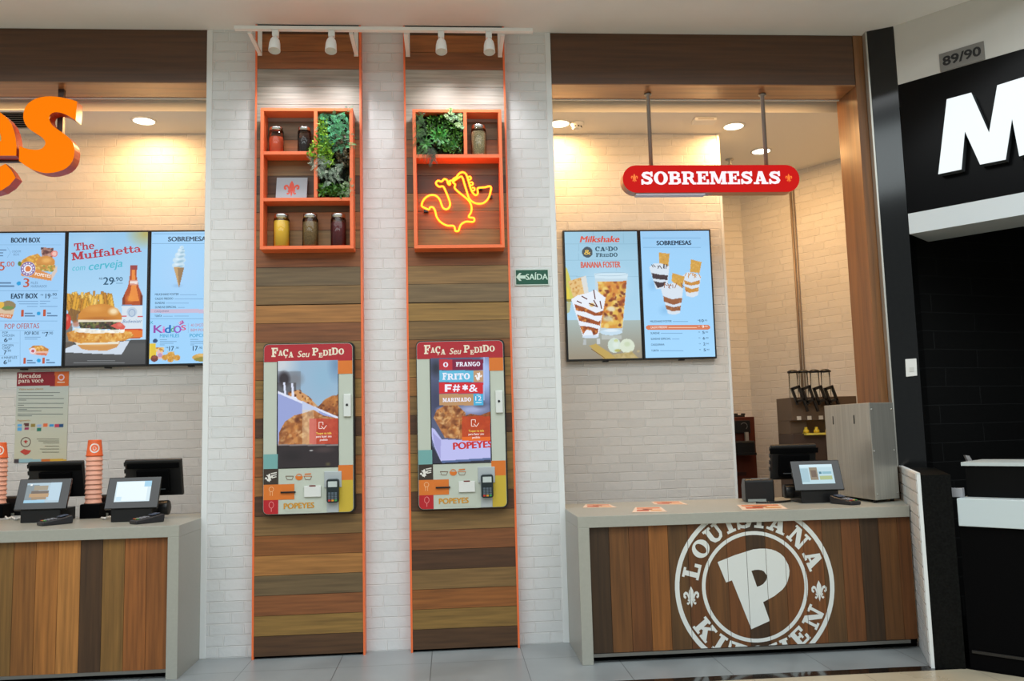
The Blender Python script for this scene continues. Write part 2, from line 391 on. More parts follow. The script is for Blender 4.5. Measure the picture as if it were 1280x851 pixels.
# ------------------------------------------------------------------ painted / lit flat sheets (screens, prints, posters)
class Sheet:
    """a flat printed or lit sheet on the plane y=const: a fine grid of colours plus lettering, ONE mesh"""
    def __init__(s, y, x0, x1, z0, z1, pitch, bg):
        s.y, s.x0, s.x1, s.z0, s.z1 = y, x0, x1, z0, z1
        s.nx = max(2, int((x1-x0)/pitch)); s.nz = max(2, int((z1-z0)/pitch))
        s.X, s.Z = np.meshgrid(np.linspace(x0, x1, s.nx), np.linspace(z0, z1, s.nz))
        s.img = np.ones((s.nz, s.nx, 3))*np.array(bg)/255.; s.V = []; s.F = []; s.C = []; s.k = 0
        s.m = PY(640, 400, y)[0]*0+float(np.linalg.norm(PY(641, 400, y)-PY(640, 400, y)))
    def w(s, u, v): p = PY(u, v, s.y); return (p[0], p[2])
    def pts(s, P): return [s.w(u, v) for u, v in P]
    def mask(s, P):
        P = s.pts(P); m = np.zeros(s.X.shape, bool); n = len(P)
        for i in range(n):
            (xa, za), (xb, zb) = P[i], P[(i+1) % n]
            if za == zb: continue
            c = ((za > s.Z) != (zb > s.Z)) & (s.X < (xb-xa)*(s.Z-za)/(zb-za)+xa); m ^= c
        return m
    def poly(s, P, col, a=1.0):
        m = s.mask(P); s.img[m] = s.img[m]*(1-a)+np.array(col)/255.*a; return s
    def rect(s, u0, v0, u1, v1, col, a=1.0): return s.poly([(u0,v0),(u1,v0),(u1,v1),(u0,v1)], col, a)
    def ell(s, u, v, ru, rv, col, a=1.0, rot=0, soft=0.0):
        x, z = s.w(u, v); c, n = math.cos(rot), math.sin(rot); dx = (s.X-x)/s.m; dz = (s.Z-z)/s.m
        d = np.sqrt(((dx*c+dz*n)/ru)**2+((-dx*n+dz*c)/rv)**2)
        k = np.clip((1-d)/max(soft, 1e-6), 0, 1)*a if soft else (d < 1)*a
        s.img = s.img*(1-k[..., None])+np.array(col)/255.*k[..., None]; return s
    def grad(s, v0, v1, c0, c1, P=None):
        z0 = s.w(640, v0)[1]; z1 = s.w(640, v1)[1]; t = np.clip((s.Z-z0)/(z1-z0), 0, 1)[..., None]
        g = np.array(c0)/255.*(1-t)+np.array(c1)/255.*t
        if P is None: s.img = g
        else:
            m = s.mask(P); s.img[m] = g[m]
        return s
    def blobs(s, P, n, cols, r0, r1, a=.9, asp=1.5):
        if n >= 150: s.blobs(P, int(n*.25), cols, r1*1.1, r1*2.4, .55); s.blobs(P, int(n*.74), cols, r0*.7, r1*.7, .6, asp); return s
        m0 = s.mask(P); keep = s.img.copy(); us = [p[0] for p in P]; vs_ = [p[1] for p in P]
        for _ in range(n):
            s.ell(rng.uniform(min(us), max(us)), rng.uniform(min(vs_), max(vs_)), rng.uniform(r0, r1)*asp**rng.uniform(-1, 1), rng.uniform(r0, r1), cols[rng.integers(len(cols))], a, rng.uniform(0, 3), .5)
        s.img[~m0] = keep[~m0]; return s
    def line(s, u0, v0, u1, v1, w_, col):
        d = np.array([u1-u0, v1-v0], float); d /= np.linalg.norm(d); n = np.array([-d[1], d[0]])*w_/2
        s.vec([[(u0+n[0], v0+n[1]), (u1+n[0], v1+n[1]), (u1-n[0], v1-n[1]), (u0-n[0], v0-n[1])]], col); return s
    def vec(s, polys, col):
        V, F = tess([s.pts(p) for p in polys]); s._add(V, F, col); return s
    def _add(s, V, F, col):
        s.k += 1; b = len(s.V); d = .0008+.00003*s.k; lv = comp_levels(len(V), F)
        s.V += [(min(max(x, s.x0), s.x1), s.y-d-l*2e-6, min(max(z, s.z0), s.z1)) for (x, z), l in zip(V, lv)]; s.F += [tuple(b+i for i in f) for f in F]; s.C += [col]*len(V)
    def text(s, t, u0, v0, u1, cap, col, bold=.0, style='b', rot=0.0, shear=0.0, **kw):
        if bold and style == 'b':   # heavier weight: the same outline set again a hair to each side
            for dx_, dv_ in ((-.5, .3), (.5, 0), (0, -.3)): s.text(t, u0+dx_*bold*cap*1.6, v0+dv_*bold*cap, u1+dx_*bold*cap*1.6, cap, col, 0, style, rot, shear)
            return s
        V, F, wd = slab(t, **kw) if style == 'slab' else bfont(t, 0.0)
        x0, z0 = s.w(u0, v0); x1, _ = s.w(u1, v0); ch = cap*s.m; sx = (x1-x0)/wd; c, n = math.cos(rot), math.sin(rot)
        out = []
        for a, b in V:
            X = a*sx+b*ch*shear; Z = b*ch; out.append((x0+X*c-Z*n, z0+X*n+Z*c))
        s._add(out, F, col); return s
    def glyph(s, VF, u, v, ru, rv, col, rot=0.0):
        V, F = VF; x, z = s.w(u, v); c, n = math.cos(rot), math.sin(rot)
        s._add([(x+(a*c-b*n)*ru*s.m, z+(a*n+b*c)*rv*s.m) for a, b in V], F, col); return s
    def ringv(s, u, v, ru, rv, wd, col):
        x, z = s.w(u, v); V, F = tess([[(x+a*s.m, z+b*s.m) for a, b in q] for q in _ring(0, 0, ru, rv, ru-wd, rv-wd)]); s._add(V, F, col); return s
    def bar(s, u0, v, u1, h, col): return s.vec([[(u0, v-h/2), (u1, v-h/2), (u1, v+h/2), (u0, v+h/2)]], col)
    def build(s, name, m, parent=None):
        N = s.nx*s.nz
        g = np.stack([s.X.ravel(), np.full(N, s.y), s.Z.ravel()], 1)
        i = np.arange(N).reshape(s.nz, s.nx); q = np.stack([i[:-1,:-1], i[:-1,1:], i[1:,1:], i[1:,:-1]], -1).reshape(-1, 4)
        V = g.tolist()+s.V; F = q.tolist()+[[k+N for k in f] for f in s.F]
        me = bpy.data.meshes.new(name); me.from_pydata(V, [], F); me.update()
        c = np.concatenate([s.img.reshape(-1, 3)*255]+([np.array(s.C, float)] if s.C else []))
        ca = me.color_attributes.new('Col', 'FLOAT_COLOR', 'POINT')
        ca.data.foreach_set('color', np.concatenate([lin(np.clip(c, 0, 255)), np.ones((len(c), 1))], 1).astype(np.float32).ravel())
        return link(name, me, m, parent)
def flat(name, V, F, m, parent=None, thick=0.0, vec=None):
    """3D verts + faces -> mesh, optionally with thickness along vec"""
    me = bpy.data.meshes.new(name)
    if vec is None: me.from_pydata([tuple(v) for v in V], [], F)
    else:
        n = len(V); W = [tuple(v) for v in V]+[tuple(np.array(v)+np.array(vec)) for v in V]
        edges = {}
        for f in F:
            for a, b in zip(f, f[1:]+f[:1]): edges[(a, b)] = edges.get((a, b), 0)+1
        G = list(F)+[tuple(i+n for i in reversed(f)) for f in F]
        for (a, b) in edges:
            if (b, a) not in edges: G.append((a, a+n, b+n, b))
        me.from_pydata(W, [], G)
    me.update(); return link(name, me, m, parent)

#@@STRUCTURE
# ================================================================== the setting
WD = 2.259          # pillar width
YT = .92            # wall that carries the menu screens
H = 4.0
ZI = 3.625          # ceiling inside the shop
ZB = 3.635          # underside of the timber beams
b = MB(); b.box(-5, 4.45, .14, 3.4, -.04, .0008); struct(b.build('floor_bounce', mat('pale_bounce_floor', (206, 200, 190), .5)))  # unseen pale slab over the floor, added to bounce light onto the inner ceiling
b = MB(); b.box(-5, 6.2, -.86, 3.4, -.05, 0)
M_FLOOR = mat('grey_porcelain_floor', (150, 156, 158), .33)
def floor_tiles(m, w_, h_, ox, oy, dark):
    bs = m.node_tree.nodes['Principled BSDF']
    tc = nd(m, 'ShaderNodeTexCoord'); mp = nd(m, 'ShaderNodeMapping'); mp.inputs['Location'].default_value = (-ox, -oy, 0)
    lk(m, tc.outputs['Object'], mp.inputs['Vector'])
    br = nd(m, 'ShaderNodeTexBrick'); br.offset = 0; br.inputs['Scale'].default_value = 1; br.inputs['Brick Width'].default_value = w_; br.inputs['Row Height'].default_value = h_
    br.inputs['Mortar Size'].default_value = .0022; br.inputs['Mortar Smooth'].default_value = 0
    c = np.array(bs.inputs['Base Color'].default_value[:3])
    br.inputs['Color1'].default_value = (*c, 1); br.inputs['Color2'].default_value = (*(c*.9), 1); br.inputs['Mortar'].default_value = (*(c*dark), 1)
    lk(m, mp.outputs['Vector'], br.inputs['Vector']); lk(m, br.outputs['Color'], bs.inputs['Base Color'])
    noise_var(m, 2.2, .16, rough_var=.12)
floor_tiles(M_FLOOR, .54, .54, .327, -.34, .35)
struct(b.build('floor', M_FLOOR))
b = MB(); b.box(-5, 9, -.945, -.86, -.05, .0005)
struct(b.build('floor_threshold', M_GRAN))
M_MALL = mat('beige_mall_floor', (192, 182, 158), .3); floor_tiles(M_MALL, .6, .6, .1, -.95, .55)
b = MB(); b.box(-9, 11, -14, -.945, -.05, 0); struct(b.build('floor_mall', M_MALL))
b = MB(); b.box(-5, 9, -1.3, .47, H, H+.1); struct(b.build('ceiling', M_CEIL))
b = MB(); b.box(-5, 6.2, .47, 3.4, ZI, H+.1); struct(b.build('ceiling_inner', M_CEIL_IN))
# front wall between the two openings, with its white corner beads
b = MB(); b.box(0, WD, 0, .3, 0, H); struct(b.build('wall_front', M_BRICK, uv=True))
for nm, xa in (('trim_1', -.003), ('trim_2', WD-.034)):
    b = MB(); b.box(xa, xa+.037, -.006, .303, 0, H-.001); struct(b.build(nm, M_WHITE_TRIM, bevel=.003))
# wall with the menu screens, its right end free
b = MB(); b.box(-5, 3.697, YT, YT+.18, 0, ZI+.02); struct(b.build('wall_back', M_BRICK_IN, uv=True))
b = MB(); b.box(3.682, 3.702, YT-.005, YT+.185, 0, ZI); struct(b.build('trim_3', M_WHITE_TRIM, bevel=.002))
b = MB(); b.box(3.2, 4.45, 2.4, 2.5, 0, ZI+.02); struct(b.build('wall_rear', M_BRICK_IN, uv=True))
b = MB(); b.prism([(4.38, 2.4, 0), (5.40, .955, 0), (5.5, 1.02, 0), (4.48, 2.47, 0)], (0, 0, ZI+.02)); struct(b.build('wall_right', M_BRICK_IN, uv=True))
b = MB(); b.prism([(5.40, .955, 0), (4.50, .31, 0), (4.56, .24, 0), (5.5, .9, 0)], (0, 0, ZI+.02)); struct(b.build('wall_side', M_BRICK_IN, uv=True))
b = MB(); b.box(-5.1, -5, -.5, 3.4, 0, H); struct(b.build('wall_left', M_BRICK_IN, uv=True))
# timber beams and jamb
def beam(nm, x0, x1):
    b = MB(); b.box(x0, x1, 0.004, .25, ZB+.008, H-.002); struct(b.build(nm, M_BEAM)); b = MB(); b.box(x0, x1, 0.004, .25, ZB, ZB+.008); struct(b.build(nm.replace('beam', 'soffit'), M_SOFFIT_LIT))
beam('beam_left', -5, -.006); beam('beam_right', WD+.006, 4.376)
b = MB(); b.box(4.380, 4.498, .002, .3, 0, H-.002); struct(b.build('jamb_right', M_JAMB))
b = MB(); b.box(-5, -.006, .252, .262, ZB-.006, ZB+.02); b.box(-.006, -.005, .252, .262, ZB-.006, ZB+.02); struct(b.build('trim_4', M_WHITE_TRIM))
b = MB(); b.box(WD+.006, 4.376, .252, .262, ZB-.006, ZB+.02); struct(b.build('trim_5', M_WHITE_TRIM))
# black granite column, low wall, neighbouring facade (turned 48 degrees)
b = MB(); b.prism([(4.452,-.062,0),(4.598,-.138,0),(4.80,.14,0),(4.80,.2,0),(4.505,.2,0),(4.505,-.004,0),(4.46,-.004,0)], (0, 0, H-.001)); struct(b.build('column', M_GRAN))
b = MB(); b.prism([(4.440,-.056,1.03),(4.450,-.061,1.03),(4.458,-.003,1.03),(4.446,-.003,1.03)], (0, 0, H-1.032)); struct(b.build('trim_6', mat('aluminium_bead', (190, 188, 180), .35, .6)))
LW = [(4.456,-.062,0),(4.100,-.900,0),(4.112,-.905,0),(4.468,-.067,0)]
b = MB(); b.prism(LW, (0, 0, 1.034))
_p, _q = Vector((4.456,-.062,0)), Vector((4.100,-.900,0)); _d = (_q-_p).normalized(); _n = Vector((-.92, .39, 0)).normalized()*.0065; _L = (_q-_p).length
for k in range(16):
    z0_ = .003+k*.0664; z1_ = min(z0_+.0604, 1.032); t = -.105 if k % 2 else 0.0
    while t < _L:
        a_, c_ = max(t, 0)+.003, min(t+.206, _L)-.003
        if c_ > a_ and z1_ > z0_: b.prism([_p+_d*a_+Vector((0,0,z0_)), _p+_d*c_+Vector((0,0,z0_)), _p+_d*c_+_n+Vector((0,0,z0_)), _p+_d*a_+_n+Vector((0,0,z0_))], (0,0,z1_-z0_))
        t += .210
struct(b.build('wall_low', M_BRICK, uv=True))
b = MB(); b.prism([(4.098,-.897,0),(4.094,-.909,0),(4.112,-.914,0),(4.116,-.905,0)], (0, 0, 1.036)); b.prism([(4.094,-.909,1.03),(4.112,-.914,1.03),(4.474,-.07,1.03),(4.452,-.062,1.03)], (0, 0, .008)); struct(b.build('trim_7', M_WHITE_TRIM))
b = MB(); b.prism([(4.117,-.908,0),(4.262,-.952,0),(4.61,-.20,0),(4.598,-.140,0),(4.470,-.072,0)], (0, 0, 1.026)); struct(b.build('wall_granite_low', M_GRAN_MATT))
FP = np.array([4.600, -.140, 0]); FD = np.array([.669, -.743, 0]); FN = np.array([-.743, -.669, 0])
def fac(s, z, out=0.0): p = FP+FD*s+FN*out; return (p[0], p[1], z)
def facbox(b, s0, s1, z0, z1, o0, o1):
    b.prism([fac(s0, z0, o0), fac(s1, z0, o0), fac(s1, z0, o1), fac(s0, z0, o1)], (0, 0, z1-z0))
b = MB(); facbox(b, 0, 3.5, 3.583, H-.001, -.35, 0); struct(b.build('wall_neighbour', mat('bulkhead_paint', (206, 205, 200), .7)))
b = MB(); facbox(b, 0, 3.5, 2.690, 3.583, -.35, -.002); struct(b.build('fascia_neighbour', mat('black_gloss_panel', (6, 6, 7), .2, spec=.12)))
b = MB(); facbox(b, .004, 3.5, 2.553, 2.690, -.35, .012); struct(b.build('trim_8', mat('white_gloss_strip', (214, 222, 226), .2)))
cA = (4.66, .16); 
def wall_seg(nm, p, q, z1, m, th=.1):
    p = Vector((p[0], p[1], 0)); q = Vector((q[0], q[1], 0)); d = (q-p).normalized(); n = Vector((-d.y, d.x, 0))*th
    b = MB(); b.prism([p, q, q+n, p+n], (0, 0, z1)); return struct(b.build(nm, m, uv=True))
wall_seg('wall_tile_left', (4.78, .19), (5.93, .51), 3.6, M_BLACKTILE)
wall_seg('wall_tile_right', (5.93, .51), (6.6, -3.2), 3.6, M_BLACKTILE)
b = MB(); b.prism([(4.7,.1,3.0),(6.6,-2.2,3.0),(6.6,.7,3.0),(5.9,.6,3.0)], (0,0,.5)); struct(b.build('ceiling_neighbour', M_BLACK2))
#@@OBJECTS
# ================================================================== service counters
PLK = {'o': (148,102,56), 'b': (128,88,48), 'g': (124,96,56), 'd': (74,54,38), 'r': (130,84,46), 'l': (156,112,66), 'k': (50,38,28), 'O': (126,84,44), 'B': (102,70,40), 'G': (90,66,40), 'D': (58,43,29), 'R': (103,66,36)}
WARMER = np.array((1.05, .98, .82))
PLK = {k: np.clip(np.array(v)*WARMER, 0, 255) for k, v in PLK.items()}
def vplanks(b, x0, x1, y, z0, z1, pitch, seq, th=.018):
    x = x0; i = 0
    while x < x1-.002:
        xe = min(x+pitch, x1); c = np.array(PLK[seq[i % len(seq)]])*rng.uniform(.93, 1.07)
        b.box(x+.0008, xe-.0012, y, y+th+rng.uniform(0, .001), z0, z1, col=np.clip(c, 0, 255)); x = xe; i += 1
YL, HL, TL, LL = -.4348, .8436, .0645, .064
root = thing('service_counter', (-1.3, YL, 0), 'grey counter with vertical plank front below the three menu screens', 'counter', 'service counters')
b = MB(); b.box(-3.4, -.0015, YL, .34, HL-TL, HL); b.build('counter_top', M_GREY, root, bevel=.002)
b = MB(); b.box(-LL, -.0015, YL, -.001, 0, HL-TL); b.build('side_panel', M_GREY, root, bevel=.002)
b = MB(); b.box(-3.4, -3.4+LL, YL, -.001, 0, HL-TL); b.build('side_panel', M_GREY, root, bevel=.002)
b = MB(); vplanks(b, -.066-.121*24, -.066, YL+.03, .052, HL-TL-.001, .121, ['o','b','o','l','g','b']*3+['b','o','g','o','l','d','g','r','r'][-6:]); b.build('front_panel', M_WOODV, root)
b = MB(); b.box(-3.33, -.066, YL+.022, YL+.05, .034, .052); b.build('metal_rail', M_STEEL_DARK, root)
b = MB(); b.box(-3.33, -.066, YL+.09, YL+.1, 0, .034); b.build('toe_kick', M_BLACK2, root)
b = MB(); b.box(-3.33, -.066, YL+.05, YL+.06, .03, HL-TL); b.build('carcass_panel', M_BLACK2, root)
YR, HR, TR, LR, XR = -.5398, .8261, .0645, .067, 4.2427
root = thing('dessert_counter', (3.25, YR, 0), 'grey counter with white round emblem painted on its dark plank front', 'counter', 'service counters')
def lwx(y): return 4.456+(y+.062)*(.356/.838)-.012
b = MB(); b.prism([(WD+.0015,YR,HR-TR),(lwx(YR),YR,HR-TR),(lwx(-.07),-.07,HR-TR),(4.43,-.055,HR-TR),(4.374,.0,HR-TR),(4.374,.34,HR-TR),(WD+.0015,.34,HR-TR)], (0,0,TR)); b.build('counter_top', M_GREY, root, bevel=.002)
b = MB(); b.box(WD+.0015, WD+LR, YR, -.001, 0, HR-TR); b.build('side_panel', M_GREY, root, bevel=.002)
b = MB(); vplanks(b, WD+LR+.003, lwx(YR+.03)-.002, YR+.03, .056, HR-TR-.001, .1152, ['D','B','R','O','G','R','B','R','D','B','R','R','G','R','D','B','R','D']); b.build('front_panel', M_WOODV, root)
b = MB(); b.box(WD+LR, lwx(YR+.02)-.05, YR+.02, YR+.045, .036, .054); b.build('metal_rail', M_STEEL_DARK, root)
b = MB(); b.box(WD+LR, lwx(YR+.1)-.01, YR+.09, YR+.1, 0, .036); b.build('toe_kick', M_BLACK2, root)
b = MB(); b.box(WD+LR, lwx(YR+.06)-.01, YR+.052, YR+.06, .03, HR-TR); b.build('carcass_panel', M_BLACK2, root)
# painted emblem, cut off by the counter top and the rail
yl = YR+.0285
def lw(u, v): p = PY(u, v, yl); return (p[0], p[2])
EX0, EX1 = lw(843.6, 735)[0], lw(1043, 731)[0]
ECX = (EX0+EX1)/2; ER = (EX1-EX0)/2; ECZ = (lw(943, 662.6)[1]+lw(943, 803.2)[1])/2-.002
EV, EF = [], []
def eadd(V, F):
    b0 = len(EV); EV.extend(V); EF.extend([tuple(b0+i for i in f) for f in F])
for ro, th in ((1.0, .056), (.665, .045)):
    V, F = tess([[(ECX+x*ER, ECZ+y*ER) for x, y in q] for q in _ring(0, 0, ro, ro, ro-th, ro-th, n=72)]); eadd(V, F)
ZP5 = [(285,287),(395,243),(510,207),(550,203),(590,203),(622,208),(650,218),(678,234),(700,255),(728,305),(735,340),(733,370),(722,410),(708,437),(690,460),(640,500),(570,538),(612,655),(497,707),(375,402),(338,415)]
HP5 = [(497,343),(518,336),(540,335),(560,338),(575,345),(593,370),(594,385),(590,400),(570,425),(550,436),(532,442)]
tolw = lambda P: [lw(840+x/5.005, 645+y/5.005) for x, y in P]
outer, hole = tolw(ZP5), tolw(HP5)
tri = tessellate_polygon([[Vector((x, z, 0)) for x, z in outer], [Vector((x, z, 0)) for x, z in hole]])
eadd(outer+hole, [tuple(t) for t in tri])
def arc_text(t, angs, inward=False, rr=(.705, .915)):
    h = rr[1]-rr[0]
    for ch, an in zip(t, angs):
        a = math.radians(an); V, F, wd = slab(ch); s = h
        out = []
        for x, y in V:
            X = (x-wd/2)*s*1.12; Y = y*s-h/2; r0 = (rr[0]+rr[1])/2
            if not inward: p = (math.cos(a)*(r0+Y)+math.sin(a)*X, math.sin(a)*(r0+Y)-math.cos(a)*X)
            else: p = (math.cos(a)*(r0-Y)-math.sin(a)*X, math.sin(a)*(r0-Y)+math.cos(a)*X)
            out.append((ECX+p[0]*ER, ECZ+p[1]*ER))
        eadd(out, F)
arc_text('LOUISIANA', (164.5, 144, 126, 111, 97, 83, 66, 44, 21.5))
arc_text('KITCHEN', (217, 234, 250, 269, 290, 310, 331), inward=True)
FV, FF = fleur()
for sx, (u, v) in ((1, (864.2, 746)), (1, (1024, 738.5))):
    x, z = lw(u, v); eadd([(x+a*.062, z+(c-.29)*.085) for a, c in FV], FF)
def clipz(V, F, z0, z1):
    NV, NF = [], []
    for f in F:
        P = [V[i] for i in f]
        for zz, sg in ((z0, 1), (z1, -1)):
            Q = []
            for i in range(len(P)):
                a, c = P[i-1], P[i]; ia, ic = sg*(a[1]-zz) >= 0, sg*(c[1]-zz) >= 0
                if ia != ic: t = (zz-a[1])/(c[1]-a[1]); Q.append((a[0]+t*(c[0]-a[0]), zz))
                if ic: Q.append(c)
            P = Q
            if len(P) < 3: break
        if len(P) >= 3: b0 = len(NV); NV += P; NF.append(tuple(range(b0, b0+len(P))))
    return NV, NF
EV, EF = clipz(EV, EF, .057, HR-TR-.001)
_V, _F = [(z, x) for x, z in EV], EF; EV, EF = [], []
for k in range(20):
    xa = WD+LR+.003+.1152*k; v_, f_ = clipz(_V, _F, xa+.0011, xa+.1152-.0013)
    eadd([(x, z) for z, x in v_], f_)
LV = comp_levels(len(EV), EF, 16)
flat('painted_emblem', [(x, yl-l*3e-5, z) for (x, z), l in zip(EV, LV)], EF, mat('white_stencil_paint', (222, 226, 222), .6), root)['label'] = 'white stencilled emblem with letters in a ring'

# ================================================================== plank panels on the pillar
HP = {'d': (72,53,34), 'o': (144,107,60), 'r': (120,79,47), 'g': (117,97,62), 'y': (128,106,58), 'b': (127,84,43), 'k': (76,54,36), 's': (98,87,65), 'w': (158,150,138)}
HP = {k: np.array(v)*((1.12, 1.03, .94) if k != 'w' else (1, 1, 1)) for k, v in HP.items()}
YP = -.08
def plank_panel(x0, x1, seq, label):
    root = thing('plank_wall_panel', ((x0+x1)/2, YP, 0), label, 'wall panel', 'plank panels on the white brick pillar')
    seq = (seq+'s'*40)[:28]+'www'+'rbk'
    b = MB(); pz = .1188; z = .017; i = 0
    while z < H-.01:
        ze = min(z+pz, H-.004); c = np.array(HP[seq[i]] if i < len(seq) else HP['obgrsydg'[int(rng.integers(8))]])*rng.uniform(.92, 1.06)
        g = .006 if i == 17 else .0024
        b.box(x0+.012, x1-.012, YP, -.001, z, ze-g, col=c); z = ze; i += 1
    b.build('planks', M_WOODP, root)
    for xa, xb in ((x0, x0+.012), (x1-.012, x1)):
        b = MB(); b.box(xa, xb, YP-.003, -.001, .0, H-.002); b.build('edge_strip', M_ORANGE, root)
    b = MB(); b.box(x0+.012, x1-.012, YP+.03, -.002, .001, .016); b.build('base_gap', M_BLACK2, root)
    b = MB(); b.box(x0+.012, x1-.012, YP-.004, -.012, H-.012, H-.003); b.build('top_gap', M_BLACK2, root)
    return root
PX1, PX2 = (.326, 1.003), (1.278, 1.944)
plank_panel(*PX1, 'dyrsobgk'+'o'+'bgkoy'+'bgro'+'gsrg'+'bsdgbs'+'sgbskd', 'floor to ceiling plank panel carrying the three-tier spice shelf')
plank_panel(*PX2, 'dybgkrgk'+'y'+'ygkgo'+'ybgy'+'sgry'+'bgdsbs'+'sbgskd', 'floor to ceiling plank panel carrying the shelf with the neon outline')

# ================================================================== order kiosks
YK = -.140
def rrect(x0, x1, z0, z1, r, y, n=6):
    P = []
    for cx, cz, a in ((x1-r, z0+r, -90), (x1-r, z1-r, 0), (x0+r, z1-r, 90), (x0+r, z0+r, 180)):
        for i in range(n+1):
            t = math.radians(a+90*i/n); P.append((cx+r*math.cos(t), y, cz+r*math.sin(t)))
    return P
KX0, KX1, KZ0, KZ1 = .402, .944, .862, 1.897
KDX = 1.342-.404
CREAM = (196, 203, 190)
def kiosk_parts(root):
    b = MB(); b.prism(rrect(KX0-.004, KX1+.01, KZ0-.004, KZ1+.006, .03, YK+.007), (0, YP-YK-.008, 0)); b.build('housing', M_BLACK, root)
    b = MB(); b.prism(rrect(KX0, KX1, KZ0, KZ1, .03, YK), (0, .0065, 0)); b.build('front_plate', mat('kiosk_cream', CREAM, .4), root)
def kio_print(root):
    s = Sheet(YK-.001, KX0, KX1, KZ0, KZ1, .2, CREAM)
    def flush(name):   # only the printed marks, without a backing grid
        me = bpy.data.meshes.new(name); me.from_pydata(s.V, [], s.F); me.update()
        ca = me.color_attributes.new('Col', 'FLOAT_COLOR', 'POINT')
        ca.data.foreach_set('color', np.concatenate([lin(np.array(s.C, float)), np.ones((len(s.C), 1))], 1).astype(np.float32).ravel())
        s.V, s.F, s.C = [], [], []
        return link(name, me, M_PRINT, root)
    def R3(x0, x1, z0, z1, c): s._add([(x0,z0),(x1,z0),(x1,z1),(x0,z1)], [(0,1,2,3)], c)
    # header with rounded top corners
    hz = s.w(385, 451.5)[1]; P = [(x, z) for x, _, z in rrect(KX0+.002, KX1-.002, hz-.06, KZ1-.002, .028, 0)]; P = [(x, max(z, hz)) for x, z in P]
    V, F = tess([P]); s._add(V, F, (178, 34, 46))
    W = (240, 228, 206)
    s.text('FAÇA', 339.3, 446.2, 366.8, 9.0, W, style='slab', gap=.02, dys=[0,.16,.08,-.1], scs=[1.25,.72,.95,.75])
    s.text('Seu', 371.8, 446.3, 385.8, 7.4, W, .03, shear=.22)
    s.text('PEDIDO', 390.2, 444.8, 430, 9.2, W, style='slab', gap=.05, dys=[.05,-.22,0,.02,.1,.12], scs=[1.02,.62,.78,.82,.95,.8])
    flush('header_band')['label'] = 'red header band with cream lettering'
    sx = lambda u: s.w(u, 520)[0]; sz = lambda v: s.w(385, v)[1]
    OR, TE, DK, RD, YE = (222, 120, 42), (118, 172, 170), (58, 48, 40), (186, 28, 38), (206, 178, 58)
    R3(sx(422.6), KX1-.002, sz(468), hz, OR)
    R3(KX0+.002, sx(347.4), sz(584.6), sz(566.4), TE)
    R3(KX0+.002, sx(348.2), sz(604.2), sz(584.6), DK)
    R3(KX0+.002, sx(368), sz(623.4), sz(604.2), OR)
    zr = sz(623.4); P = [(x, z) for x, _, z in rrect(KX0+.002, sx(348.2)+.1, KZ0+.002, zr+.1, .028, 0)]; P = [(min(x, sx(348.2)), min(z, zr)) for x, z in P]
    V, F = tess([P]); s._add(V, F, RD)
    R3(sx(422.6), KX1-.002, sz(601.3), sz(582.4), OR)
    zr = sz(601.3); P = [(x, z) for x, _, z in rrect(sx(423.2)-.1, KX1-.002, KZ0+.002, zr+.1, .028, 0)]; P = [(max(x, sx(423.2)), min(z, zr)) for x, z in P]
    V, F = tess([P]); s._add(V, F, YE)
    s.glyph(rooster(), 336.2, 597, 10, 10, (235, 232, 225), .1)
    for k in range(3): s.line(338.5+k*.6, 592+k*2.6, 346-k*.2, 590.5+k*2.6, 1.3, (225, 222, 214))
    for k, u in enumerate((362, 373.8, 384.9)):
        if k == 1: s.vec([[(u-5,595),(u+5,595),(u+4,598.5),(u+1.5,600),(u-1.5,600),(u-4,598.5)]], OR); s.ringv(u, 594.2, 3.2, 2.2, .8, OR)
        else:
            s.vec([[(u-5,594.6),(u+5,594.6),(u+5,595.4),(u-5,595.4)]], OR if k == 2 else (120,90,70))
            s.line(u-4.8, 595, u-3.2, 599, .6, (120,90,70)); s.line(u+4.8, 595, u+3.2, 599, .6, (120,90,70)); s.line(u-3.3, 599.2, u+3.3, 599.2, .6, (120,90,70))
            if k == 2: s.line(u-4, 592.6, u+4, 592, 1.4, OR)
    for u, v in ((339.2, 611.5),):
        s.ringv(u, v, 3, 3, .55, (245, 200, 150)); s.line(u-1.4, v+3, u-1.4, v+8, .5, (245,200,150)); s.line(u+1.4, v+3, u+1.4, v+8, .5, (245,200,150))
    s.ringv(339.2, 631, 3, 4, .55, (240, 150, 150)); s.line(339.2, 635, 339.2, 639.5, .7, (240,150,150))
    s.text('POPEYES', 355, 636, 392.6, 6.4, (214, 152, 40), .08, rot=.01)
    s.bar(356, 638.6, 402, .4, (190, 190, 180))
    return flush('colour_blocks')
def px_box(b, u0, v0, u1, v1, y0, y1, yref=None):
    yr = y0 if yref is None else yref; p = PY((u0+u1)/2, v0, yr); q = PY((u0+u1)/2, v1, yr); xa = PY(u0, (v0+v1)/2, yr)[0]; xb = PY(u1, (v0+v1)/2, yr)[0]
    return b.box(xa, xb, y0, y1, q[2], p[2])
